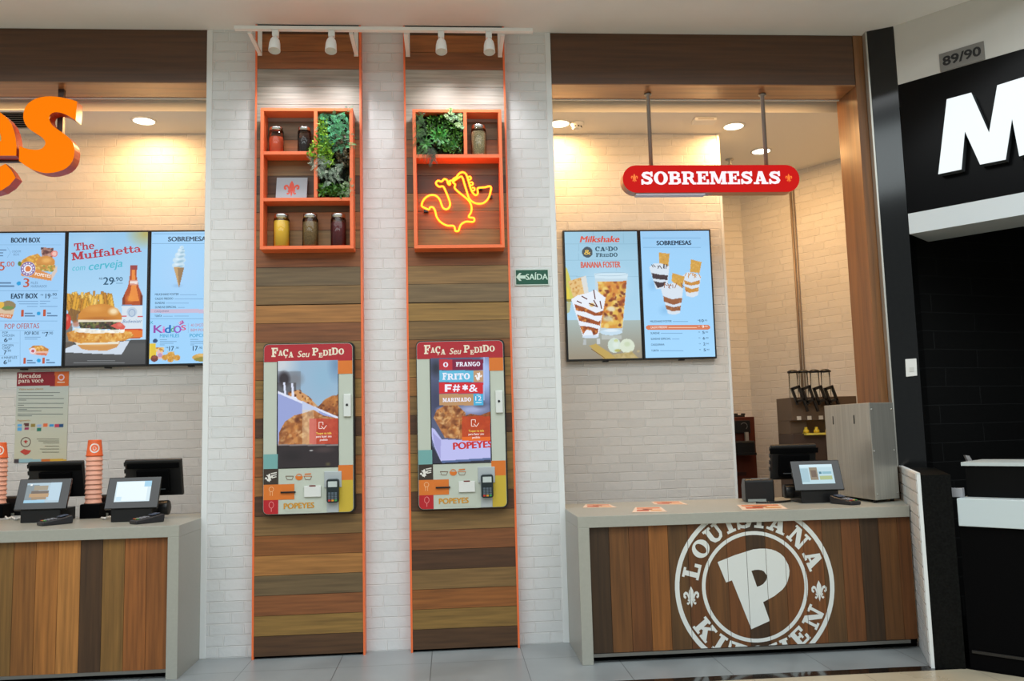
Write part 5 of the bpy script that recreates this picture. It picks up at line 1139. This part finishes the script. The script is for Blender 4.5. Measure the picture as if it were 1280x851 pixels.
p = PZ(721, 153.5, ZI); root = thing('smoke_detector', (p[0], p[1], ZI), 'small white smoke detector on the inner ceiling', 'smoke detector')
b = MB(); b.lathe([(.0001,-.05),(.03,-.05),(.036,-.042),(.036,-.026),(.045,-.02),(.05,-.008),(.05,-.0005),(.0001,-.0005)], (p[0], p[1], ZI), 28); b.build('housing', M_WHITE, root)
b = MB()
for k in range(9): t = k*2*math.pi/9; b.box(-.006, .006, -.002, .002, -.040, -.030, M=Matrix.Translation((p[0]+.036*math.cos(t), p[1]+.036*math.sin(t), ZI)) @ Matrix.Rotation(t+math.pi/2, 4, 'Z'))
b.build('vent_slots', M_BLACK, root)
p = PZ(880, 149, ZI); root = thing('ceiling_sensor', (p[0], p[1], ZI), 'flat white rectangular unit on the inner ceiling', 'sensor')
b = MB(); b.box(p[0]-.085, p[0]+.085, p[1]-.05, p[1]+.05, ZI-.028, ZI-.0005); b.build('housing', M_WHITE, root, bevel=.006)
b = MB(); b.box(p[0]-.06, p[0]+.06, p[1]-.052, p[1]-.0495, ZI-.02, ZI-.01); b.build('front_slot', mat('sensor_grey', (190,184,178), .5), root)
p = PZ(18, 149, ZI); root = thing('ceiling_vent', (p[0], p[1], ZI), 'square louvred air vent behind the orange letters', 'vent')
b = MB(); b.box(p[0]-.2, p[0]+.2, p[1]-.2, p[1]-.165, ZI-.012, ZI-.0005); b.box(p[0]-.2, p[0]+.2, p[1]+.165, p[1]+.2, ZI-.012, ZI-.0005); b.box(p[0]-.2, p[0]-.165, p[1]-.165, p[1]+.165, ZI-.012, ZI-.0005); b.box(p[0]+.165, p[0]+.2, p[1]-.165, p[1]+.165, ZI-.012, ZI-.0005); b.build('frame', M_WHITE, root)
b = MB()
for k in range(8): b.box(-.165, .165, -.016, .016, -.001, .001, M=Matrix.Translation((p[0], p[1]-.145+k*.041, ZI-.008)) @ Matrix.Rotation(.5, 4, 'X'))
b.build('louvres', mat('vent_louvre', (190, 186, 180), .5), root)
b = MB(); b.box(p[0]-.165, p[0]+.165, p[1]-.165, p[1]+.165, ZI-.0012, ZI-.0004); b.build('dark_duct', M_BLACK2, root)
p = PZ(912, 199, ZI); root = thing('sprinkler_head', (p[0], p[1], ZI), 'tiny sprinkler head peeking above the red hanging sign', 'sprinkler')
b = MB(); b.lathe([(.0001,-.0005),(.035,-.0005),(.035,-.008),(.012,-.012),(.01,-.04),(.02,-.045),(.02,-.05),(.0001,-.05)], (p[0], p[1], ZI), 20); b.build('body', M_STEEL, root)
#@@COUNTERTOP
# ================================================================== things on the counters
def dk_screen(kind): return kind
def pos(cx, cy, z, rot, mdx, label, scr, mw=.335, glare=False):
    root = thing('pos_terminal', (cx, cy, z), label, 'register', 'point of sale terminals')
    T = Matrix.Translation((cx, cy, z)) @ Matrix.Rotation(rot, 4, 'Z')
    b = MB(); b.box(-.118, .118, 0, .22, .0005, .078, M=T); b.build('base', M_BLACK, root, bevel=.004)
    D = T @ Matrix.Translation((0, -.012, .080)) @ Matrix.Rotation(math.radians(-22), 4, 'X')
    b = MB(); b.box(-.155, .155, 0, .022, 0, .198, M=D); cd = b.build('customer_display', mat('gloss_black_panel', (14, 15, 17), .12), root, bevel=.004)
    b = MB()
    W, Hs = .104, .128
    def quad(x0, x1, z0, z1, c, d): b.face([D @ Vector(q) for q in ((x0,-d,z0),(x1,-d,z0),(x1,-d,z1),(x0,-d,z1))], c)
    for i, (x0, x1, z0, z1, c) in enumerate(scr): quad(-W+2*W*x0, -W+2*W*x1, .042+Hs*z0, .042+Hs*z1, c, .0012+.0003*i)
    b.build('display_image', M_SCREEN, cd)
    b = MB(); b.box(-.035, .035, .13, .2, .078, .25, M=T); b.lathe([(.0001,-.04),(.045,-.04),(.045,.04),(.0001,.04)], (0,0,0), 20, T @ Matrix.Translation((.13*(-1 if mdx < 0 else 1), .17, .065)) @ Matrix.Rotation(math.pi/2, 4, 'Y')); b.build('stand', M_BLACK, root, bevel=.006)
    Q = T @ Matrix.Translation((mdx, .26, .162)) @ Matrix.Rotation(math.radians(13), 4, 'X')
    b = MB(); b.box(-mw/2, mw/2, 0, .03, -.03, .205, M=Q); mo = b.build('operator_monitor', M_BLACK, root, bevel=.008)
    b = MB(); b.box(-.10, .10, -.022, 0, .0, .14, M=Q); b.box(-.16, .16, -.01, 0, .15, .185, M=Q); b.build('rear_cover', M_BLACK2, mo, bevel=.004)
    b = MB(); b.box(-.075, .075, -.026, -.0225, .018, .022, M=Q); b.box(-.012, .022, -.0245, -.0225, .05, .055, M=Q); b.build('rear_marking', mat('monitor_marking', (84, 88, 90), .4), mo)
    b = MB()
    for k in range(4): b.box(-mw/2-.006, -mw/2, .004, .026, .03+k*.045, .055+k*.045, M=Q)
    b.build('side_ports', M_BLACK, mo)
    return root
p1 = PZ(50, 653, HL); p2 = PZ(163.5, 652, HL); p3 = PZ(1025.5, 628.5, HR)
SCR1 = [(0,1,0,1,(168,192,206)),(0,.36,0,.9,(120,134,140)),(.22,.62,.62,.86,(150,138,116)),(.16,.66,.46,.6,(96,80,66)),(.12,.68,.28,.46,(176,140,96)),(.2,.62,.16,.28,(150,124,92)),(0,.6,.0,.14,(150,196,220)),(.68,1,.1,1,(176,202,218)),(.1,.16,.86,.94,(236,240,240))]
SCR2 = [(0,1,0,1,(206,226,234)),(.04,.9,.04,.96,(226,240,244)),(.05,.2,.05,.25,(196,224,238)),(.8,1,.72,1,(150,200,226))]
SCR3 = [(0,1,0,1,(176,206,216)),(0,1,.85,1,(196,222,232)),(.28,.52,.2,.85,(126,110,84)),(.32,.48,.35,.7,(90,64,40)),(.56,.64,.5,.62,(40,110,130)),(.66,.94,.5,.62,(120,170,186)),(.56,.94,.2,.4,(160,176,120)),(.0,.24,.1,.8,(150,184,196))]
pos(p1[0], p1[1], HL, 0, -.015, 'black register whose small front display shows a sandwich', SCR1, .345)
pos(p2[0], p2[1], HL, 0, .05, 'black register with bright white front display next to the brick pillar', SCR2, .35)
pos(p3[0], p3[1], HR, math.radians(-4), -.075, 'black register with colourful front display beside the steel cabinet', SCR3, .30)
def card_terminal(u, v, z, rot, label):
    p = PZ(u, v, z); root = thing('card_terminal', (p[0], p[1], z), label, 'card reader', 'hand held card readers')
    T = Matrix.Translation((p[0], p[1], z)) @ Matrix.Rotation(rot, 4, 'Z')
    b = MB(); b.prism([T @ Vector(q) for q in ((-.04,-.09,.001),(-.04,-.09,.022),(-.04,.0,.034),(-.04,.08,.05),(-.04,.09,.04),(-.04,.085,.001))], T.to_3x3() @ Vector((.08, 0, 0))); b.build('body', mat('reader_body', (40, 40, 44), .4), root, bevel=.006)
    b = MB(); 
    for r in range(4):
        for c in range(3):
            y = -.075+r*.02; b.box(-.026+c*.019, -.012+c*.019, y, y+.013, .0, .004, M=T @ Matrix.Translation((0, 0, .0255+(y+.09)*.13)), col=((190,60,50),(210,170,70),(80,160,90))[c] if r == 0 else (150,150,156))
    b.build('keys', M_PRINT, root)
    b = MB(); b.box(-.028, .028, .02, .066, .0, .002, M=T @ Matrix.Translation((0, 0, .0405)) @ Matrix.Rotation(.19, 4, 'X')); b.build('display', mat('reader_lcd', (90, 100, 120), .2), root)
card_terminal(69, 655.5, HL, -.75, 'dark card reader in front of the register with the sandwich display')
card_terminal(184, 653.5, HL, -.75, 'dark card reader in front of the register with the white display')
card_terminal(1056.5, 630, HR, .35, 'dark card reader at the foot of the steel cabinet')
# cups: nested upside down in black holders
CUPM = mat('cup_orange', (224, 96, 40), .5); CUPP = mat('cup_paper', (232, 170, 146), .6)
def cup_stack(u, n, lab_top, lab, first):
    p = PZ(u, 648, HL); x, y = p[0], p[1]+.05
    root = thing('cup_holder', (x, y, HL), lab, 'cup holder', 'cup holders')
    b = MB(); b.box(x-.062, x+.062, y-.055, y+.055, HL+.0005, HL+.088); b.build('box', M_BLACK2, root, bevel=.004)
    b = MB(); b.box(x-.055, x+.055, y-.05, y+.05, HL+.088, HL+.091); b.build('rim', M_BLACK, root)
    z = HL+.0915; pitch = .0300; r0, r1, h = .050, .040, .105
    zt = z+pitch*n
    cp = thing('paper_cup', (x, y, zt), lab_top, 'cup', 'paper cups')
    b = MB(); b.lathe([(r0-.003,0),(r0+.002,.001),(r0+.002,.007),(r0-.001,.009),(r1,h-.006),(r1-.002,h),(r1-.004,h-.006),(.0001,h-.007)], (x, y, zt), 28); b.build('cup_body', CUPM, cp)
    for k in range(-1, 2):
        pass
    V, F = tess([[(a, c) for a, c in q] for q in _ring(0, 0, 1, 1, .72, .72, n=24)]+[[(.34*math.cos(t), .42*math.sin(t)-.05) for t in np.linspace(0, 6.0, 12)]])
    def wrap(a, c, rad=.031):
        zz = .052+c*rad; rr = r0-.001+(r1-r0)*(zz-.009)/(h-.015)+.0008; an = -math.pi/2+.37+a*rad/rr; return (x+rr*math.cos(an), y+rr*math.sin(an), zt+zz)
    flat('cup_logo', [wrap(a, c) for a, c in V], F, mat('cup_logo_white', (240, 232, 226), .5), cp)
    proto = thing('paper_cup', (x, y, z), lab_top, 'cup', 'nested paper cups')
    proto['label'] = 'pale orange cup rim nested in the stack beside the sandwich register' if first else 'cup rim nested in the stack cut by the left photo edge'
    b = MB(); b.lathe([(r0-.003,0),(r0+.002,.001),(r0+.002,.007),(r0-.001,.009),(r1+.001,.075),(.0001,.076)], (x, y, z), 28); b.build('cup_body', CUPP, proto)
    for k in range(1, n): copy_tree(proto, (0, 0, pitch*k))
cup_stack(112, 10, 'orange cup with white round logo topping the tall cup stack', 'black box holding the tall cup stack between the two registers', True)
cup_stack(-8.5, 10, 'orange cup topping the stack cut by the left photo edge', 'black cup box cut by the left photo edge', False)
# receipt printers
def printer(u, v, z, w_, d_, h_, label, rot=0):
    p = PZ(u, v, z); root = thing('receipt_printer', (p[0], p[1], z), label, 'printer', 'receipt printers')
    T = Matrix.Translation((p[0], p[1], z)) @ Matrix.Rotation(rot, 4, 'Z')
    b = MB(); b.prism([T @ Vector(q) for q in ((-w_/2,0,.001),(-w_/2,0,h_*.93),(-w_/2,.012,h_),(-w_/2,d_*.7,h_),(-w_/2,d_,h_*.7),(-w_/2,d_,.001))], T.to_3x3() @ Vector((w_, 0, 0))); b.build('body', M_BLACK, root, bevel=.008)
    b = MB(); b.box(-w_*.25, w_*.35, .012, .03, h_-.001, h_+.004, M=T); b.build('paper_slot', mat('printer_slot_grey', (128, 128, 126), .4), root)
    b = MB(); b.box(-w_*.42, w_*.2, -.004, .002, .004, .02, M=T); b.build('cable_ports', mat('port_pale', (150, 156, 150), .5), root)
printer(950.5, 627.5, HR, .185, .16, .148, 'black receipt printer left of the register on the dessert counter', -.18)
printer(12, 645, HL, .15, .14, .13, 'black receipt printer left of the sandwich register')
printer(131, 645, HL, .11, .14, .135, 'black receipt printer right of the cup stack')
def cable(path, r, label, mt):
    b = MB(); b.tube(smooth(path, n=5), r, 6); o = b.build('cable', mt, None); tag(o, label, 'cable', 'counter cables')
wq = lambda u, v, z, dz: tuple(PZ(u, v, z)+np.array([0, 0, dz]))
cable([wq(7, 648, HL, .012), wq(10, 650, HL, .009), wq(15, 649, HL, .013), wq(20, 650.5, HL, .008), wq(26, 649, HL, .012)], .0065, 'white cable loop left of the sandwich register', M_WHITE)
cable([wq(127, 649, HL, .010), wq(132, 650, HL, .012), wq(138, 648.6, HL, .013), wq(144, 649.6, HL, .009)], .0065, 'white cable loop left of the white-display register', M_WHITE)
cable([wq(945, 629, HR, .006), wq(965, 629, HR, .006), wq(980, 628, HR, .006), wq(988, 627, HR, .006)], .006, 'black cable running from printer to register on the dessert counter', M_BLACK)
# flyers lying on the dessert counter
def flyer(q, label, k):
    P = [Vector(PZ(u, v, HR+.0012)) for u, v in q]; root = thing('paper_flyer', tuple(P[0]), label, 'flyer', 'flyers on the dessert counter')
    b = MB(); b.prism(P, (0, 0, .001)); b.build('paper', mat('flyer_paper', (232, 208, 188), .5), root)
    def bl(a, c): return (P[0]*(1-a)+P[1]*a)*(1-c)+(P[3]*(1-a)+P[2]*a)*c+Vector((0, 0, .0016+.0001*k))
    b = MB()
    for a0_, a1_, c0_, c1_, col in ((.08,.92,.66,.9,(222,130,84)),(.12,.5,.18,.5,(206,96,64)),(.55,.9,.2,.45,(230,164,100)),(.3,.62,.4,.6,(170,90,60))): b.face([bl(a0_,c0_), bl(a1_,c0_), bl(a1_,c1_), bl(a0_,c1_)], col)
    b.build('print', M_PRINT, root)
flyer([(728,634.6),(771,634.4),(762,630.2),(732,630.4)], 'pale flyer on the counter nearest the brick pillar', 0)
flyer([(790,640.4),(834,639.6),(826,633.6),(794,634.2)], 'orange printed flyer on the counter, second from the pillar', 1)
flyer([(818,630.6),(860,630.6),(850,626.6),(814,627)], 'pale flyer on the counter close to the back wall', 2)
flyer([(928,637.4),(985,636),(975,630),(921,631)], 'red printed flyer lying in front of the black receipt printer', 3)
# steel cabinet on the dessert counter
cabA, cabB, cabC = PZ(1095, 629, HR), PZ(1126, 626.2, HR), None
dv = np.array([math.cos(math.radians(97)), math.sin(math.radians(97)), 0]); 
pA = Vector((cabA[0], cabA[1], HR+.018)); pB = Vector((cabB[0]-.005, cabB[1], HR+.018)); p57 = Vector(PZ(1057, 620, HR+.018)); dA = (p57-pA); dA.z = 0; L_ = .36; dA = dA.normalized()*L_*1.62
zt = PY(1088, 503, pA.y)[2]
root = thing('steel_cabinet', tuple((pA+pB)/2), 'brushed steel cabinet standing at the right end of the dessert counter', 'cabinet')
pC = pB+dA; pD = pA+dA
b = MB(); b.prism([pA, pB, pC, pD], (0, 0, zt-pA.z)); body = b.build('body', M_STEEL, root, bevel=.004)
nF = (pB-pA).cross(Vector((0, 0, 1))).normalized(); nL = Vector((0,0,1)).cross(pD-pA).normalized()*-1
if nL.x > 0: nL = -nL
if nF.y > 0: nF = -nF
for fx in (.08, .92):
    for fz in (.06, .5, .93):
        c = pA+(pB-pA)*fx+nF*.001; c.z = pA.z+(zt-pA.z)*fz
        b = MB(); b.lathe([(.0001,.0),(.006,.0),(.004,.003),(.0001,.0035)], tuple(c), 10, nF.to_track_quat('Z', 'Y').to_matrix().to_4x4()); b.build('screw', mat('screw_bright', (220,220,215), .2, 1.0), body)
for f in (.33, .80):
    c = pA+dA*f+nL*.0012; c.z = zt-.1; t = dA.normalized()
    b = MB(); b.prism([c-t*.006+Vector((0,0,-.03)), c+t*.006+Vector((0,0,-.03)), c+t*.004+Vector((0,0,.026)), c-t*.004+Vector((0,0,.026))], nL*.001); b.build('keyhole', M_BLACK, body)
for q in (pA+(pB-pA)*.15+dA*.08, pB-(pB-pA)*.15+dA*.08, pA+(pB-pA)*.15+dA*.9, pB-(pB-pA)*.15+dA*.9):
    b = MB(); b.lathe([(.0001,0),(.012,0),(.012,.017),(.0001,.017)], (q.x, q.y, HR+.0006), 12); b.build('foot', M_BLACK, root)
#@@BACKROOM
# ================================================================== machines in the back room
root = thing('soft_serve_machine', (4.2, 2.2, 0), 'dark red soft serve machine behind the dessert counter', 'machine')
fx0, fx1 = 4.02, PY(944, 540, 2.1)[0]; ft = PY(930, 521, 2.1)[2]
b = MB(); b.box(fx0, fx1, 2.1, 2.38, 0, ft); b.build('body', mat('machine_maroon', (92, 46, 34), .28, .3), root, bevel=.006)
yF = 2.1
def mbox(nm, u0, v0, u1, v1, y0, y1, m, par, bev=.004): b = MB(); px_box(b, u0, v0, u1, v1, y0, y1); return b.build(nm, m, par, bevel=bev)
cp = mbox('control_panel', 914, 525.5, 943.5-5.5, 541.5, yF-.03, yF-.0005, M_BLACK, root)
p = PY(930, 532.5, yF-.032); b = MB(); b.tube([(p[0]+.03*math.cos(t), yF-.032, p[2]+.03*math.sin(t)) for t in np.linspace(-1, 2.6, 12)], .0025, 6); b.build('dial', mat('dial_grey', (110,110,110), .4), cp)
dh = mbox('dispensing_head', 916, 551, 944.5, 568, yF-.12, yF-.0005, M_BLACK, root, .012)
b = MB(); px_box(b, 932, 540, 936, 555, yF-.09, yF-.06); b.build('lever', M_STEEL, dh)
b = MB(); px_box(b, 920, 566, 946, 569, yF-.14, yF-.02); b.build('drip_lip', M_BLACK, dh)
b = MB(); px_box(b, 920, 590, 933, 594.5, yF-.004, yF-.0005); b.build('badge', mat('machine_badge', (52, 26, 22), .3), root)
b = MB(); b.box(fx0+.02, fx1-.08, 2.12, 2.3, ft, ft+.018)
for k in range(3): b.box(fx0+.04+k*.07, fx0+.07+k*.07, 2.16, 2.2, ft+.018, ft+.034)
b.build('hopper_lid', M_BLACK, root, bevel=.003)
# dispenser with four levers
YD = 1.10
root = thing('topping_dispenser', (4.7, YD, 0), 'brown dispenser with four black lever handles in the back room', 'machine')
M_BRN = mat('dispenser_brown', (92, 74, 58), .4); M_DKB = mat('dispenser_dark', (66, 50, 42), .45)
def dbox(nm, u0, v0, u1, v1, y0, y1, m, par=root, bev=.003): b = MB(); px_box(b, u0, v0, u1, v1, y0, y1, YD); return b.build(nm, m, par, bevel=bev)
dx0, dx1 = PY(992, 560, YD)[0], PY(1072, 520, YD)[0]; zl = PY(1020, 541.5, YD)[2]; zu = PY(1020, 525, YD)[2]; ztp = PY(1020, 496, YD)[2]
b = MB(); b.box(dx0, dx1, YD, YD+.3, 0, zl); b.build('base_cabinet', M_DKB, root, bevel=.003)
b = MB(); b.box(dx0, dx1, YD, YD+.3, zu, ztp); b.box(dx0, dx0+.14, YD+.05, YD+.3, zl, zu); b.box(dx1-.05, dx1, YD+.05, YD+.3, zl, zu); b.build('upper_housing', M_BRN, root, bevel=.003)
b = MB(); b.box(dx0+.14, dx1-.05, YD+.27, YD+.3, zl, zu); b.build('splash_panel', mat('splash_tan', (190, 160, 120), .4), root)
b = MB(); b.box(dx0+.09, dx1-.05, YD-.05, YD+.03, zl-.012, zl+.004); b.build('drip_tray', mat('tray_yellow', (216, 196, 84), .5), root)
for k, u in enumerate((1000.5, 1013.5, 1028, 1042)):
    p = PY(u, 493, YD-.05)
    if k < 3: b = MB(); b.lathe([(.0001,0),(.022,0),(.022,.02),(.012,.03),(.012,.045),(.0001,.045)], (p[0]+.045, YD-.01, zl+.005), 14); b.build('nozzle', mat('nozzle_yellow', (206, 176, 40), .5), root)
    A = Matrix.Translation((p[0]+.01, YD-.05, p[2]-.10)) @ Matrix.Rotation(-.3, 4, 'Y')
    b = MB()
    for q in ((-.038,-.02,.03,.17),(.02,.038,-.045,.17),(-.038,.038,.15,.172),(-.038,.038,.045,.066)): b.box(q[0], q[1], -.012, .012, q[2], q[3], M=A)
    b.build('lever_handle', M_BLACK, root, bevel=.002)
    b = MB(); b.lathe([(.036,0),(.036,.2),(.034,.2),(.034,0)], (p[0]+.02, YD+.12, ztp+.001), 20); can = b.build('canister', M_CLEAR, root)
    b = MB(); b.lathe([(.0001,.2),(.045,.2),(.045,.212),(.03,.222),(.012,.226),(.0001,.226)], (p[0]+.02, YD+.12, ztp+.001), 20); b.build('canister_lid', M_BLACK, can)
    b = MB(); b.box(p[0]-.02, p[0]+.012, YD-.008, YD-.0005, zu+.004, zu+.034); b.build('price_card', mat('card_pale', (206, 196, 180), .6), root)
# conduit on the slanted wall
wn = Vector((-.82, -.577, 0)).normalized()
def on_wall(u, v, off): return Vector(on_plane(u, v, (4.38, 2.4, 0), tuple(wn)))+wn*off
pw = on_wall(993, 300, .02)
b = MB(); b.tube([(pw.x, pw.y, .9), (pw.x, pw.y, ZI-.002)], .011, 10); tv = Vector((.577, -.82, 0))*.05
b.tube([(pw.x+tv.x*.6, pw.y+tv.y*.6, .9), (pw.x+tv.x*.6, pw.y+tv.y*.6, ZI-.002)], .006, 8)
tag(b.build('conduit_pipe', mat('conduit_grey', (150, 132, 116), .45, .3), None), 'thin grey conduit running up the brick wall of the back room', 'pipe')

# ================================================================== neighbouring stand
P_ = lambda u, v, out=.0: np.array(on_plane(u, v, tuple(FP+FN*out), tuple(FN)))
root = thing('sign_letter', tuple(P_(1172.8, 217.6)), 'big white illuminated letter M on the black fascia', 'sign letter')
MP = [(1172.8,217.6),(1183.4,124),(1214,115.7),(1236.3,165.8),(1246.5,106.5),(1285,94.5),(1301,187),(1274,195.2),(1265,148),(1257,199.3),(1225,205.6),(1206,164),(1201.7,211.6)]
V = [P_(u, v, .075) for u, v in MP]; F = [tuple(t) for t in tessellate_polygon([[Vector((float(np.dot(p, FD)), p[2], 0)) for p in V]])]
flat('face', V, F, mat('lit_white_face', (240, 250, 252), .3, emit=1.0), root, vec=tuple(-FN*.003)); flat('return', [p-FN*.003 for p in V], F, mat('letter_return', (70, 74, 78), .4), root, vec=tuple(-FN*.07))
root = thing('number_plate', tuple(P_(1203, 80)), 'grey plate reading 89/90 above the neighbouring black fascia', 'sign')
s0_ = float(np.dot(P_(1175, 80)-FP, FD)); s1_ = float(np.dot(P_(1231, 65)-FP, FD)); z0_ = P_(1176, 90.4)[2]; z1_ = P_(1175, 68)[2]
z0_ = max(z0_, 3.585)
b = MB(); facbox(b, s0_, s1_, z0_, z1_, .0005, .006); b.build('plate', mat('plate_grey', (128, 126, 122), .4, .3), root)
V, F, wd = bfont('89/90', .03); hh = (z1_-z0_)*.52; ws = (s1_-s0_)*.86
flat('digits', [fac(s0_+(s1_-s0_)*.07+a*ws/wd, z0_+(z1_-z0_)*.27+c*hh, .0072) for a, c in V], F, mat('digit_black', (18,18,18), .5), root)
# light switch on the column
cn = Vector((-.076, -.146, 0)).normalized(); 
if cn.y > 0: cn = -cn
cpnt = lambda u, v, off: Vector(on_plane(u, v, (4.452, -.062, 0), (-.4617, -.887, 0)))+Vector((-.4617, -.887, 0))*off
q = [cpnt(u, v, .001) for u, v in ((1132.5,471),(1146.5,469.5),(1145.5,448),(1131.5,449))]
root = thing('light_switch', tuple(q[0]), 'white switch plate on the black granite column', 'switch')
b = MB(); b.prism(q, Vector((-.4617, -.887, 0))*.009); b.build('plate', M_WHITE, root, bevel=.002)
q = [cpnt(u, v, .0105) for u, v in ((1137,464.5),(1142.5,464),(1142,458.6),(1136.6,459))]
b = MB(); b.prism(q, Vector((-.4617, -.887, 0))*.003); b.build('rocker', mat('switch_rocker', (214,214,208), .3), root)
# counter of the neighbouring stand
NC = np.array([4.285, -.975, 0])
b = MB(); b.prism([(4.27,-.95,.0005),(4.62,-.14,.0005),(4.72,.2,.0005),(6.6,.9,.0005),(6.6,-3.4,.0005)], (0,0,.001)); struct(b.build('floor_neighbour', M_BLACK2))
def nc(s, z, back): p = NC+FD*s-FN*back; return (p[0], p[1], z)
def ncbox(b, s0, s1, z0, z1, k0, k1): b.prism([nc(s0,z0,k0), nc(s1,z0,k0), nc(s1,z0,k1), nc(s0,z0,k1)], (0,0,z1-z0))
root = thing('neighbour_counter', tuple(NC), 'black counter with a broad white band at the neighbouring stand', 'counter')
b = MB(); ncbox(b, -.016, 2.4, 0.0016, .752, .02, .5); b.build('base', M_BLACK2, root)
b = MB(); ncbox(b, -.012, 2.4, .752, .900, 0, .52); b.build('white_band', mat('band_white', (206, 220, 224), .3), root, bevel=.003)
b = MB(); ncbox(b, 0, 2.4, .085, .10, .012, .0195); b.build('skirting_line', mat('skirting_dark', (30,30,30), .3), root)
sU = 0.03
def ncz(u, v, back): p = np.array(on_plane(u, v, tuple(NC-FN*back), tuple(FN))); return float(np.dot(p-NC, FD)), p[2]
sU, zU = ncz(1201, 577.5, .1); 
b = MB(); ncbox(b, sU+.015, 2.4, .901, zU-.02, .115, .5); b.build('raised_unit', mat('unit_black', (8,8,8), .5, spec=.1), root)
b = MB(); ncbox(b, sU, 2.4, zU-.02, zU, .1, .5); b.build('raised_top', mat('unit_top', (196, 206, 206), .35), root)
sN, zN = ncz(1196, 621, .06)
root = thing('napkin_box', nc(sN, .9, .06), 'small grey box behind the black granite post on the white band counter', 'box')
b = MB(); s2, z2 = ncz(1202.5, 610, .06); ncbox(b, sN-.03, s2, .9005, z2, .06, .10); b.build('shell', mat('napkin_grey', (168, 168, 172), .4), root, bevel=.002)
b = MB(); ncbox(b, sN-.02, s2-.006, z2, z2+.002, .068, .092); b.build('slot', M_BLACK, root)
# tilted grey fitting standing on the granite end wall
p = Vector(on_plane(1214, 592, (4.40, -.60, 0), (0, -1, 0))); root = thing('tap_fitting', (p.x, p.y, 1.0265), 'tilted grey metal fitting standing on the low black granite wall', 'fitting')
T = Matrix.Translation((p.x, p.y, 1.0265)) @ Matrix.Rotation(-.12, 4, 'Y')
b = MB(); b.prism([T @ Vector(q) for q in ((-.012,-.01,0),(.020,-.01,0),(.016,-.01,.05),(.002,-.01,.085),(-.022,-.01,.092),(-.012,-.01,.05))], (0, .02, 0)); b.build('body', mat('fitting_grey', (170, 168, 168), .35, .4), root)
b = MB(); b.lathe([(.0001,0),(.008,0),(.010,.02),(.0001,.026)], (p.x+.018, p.y, 1.0265+.045), 12, Matrix.Rotation(math.pi/2, 4, 'Y')); b.build('spout', M_WHITE, root)
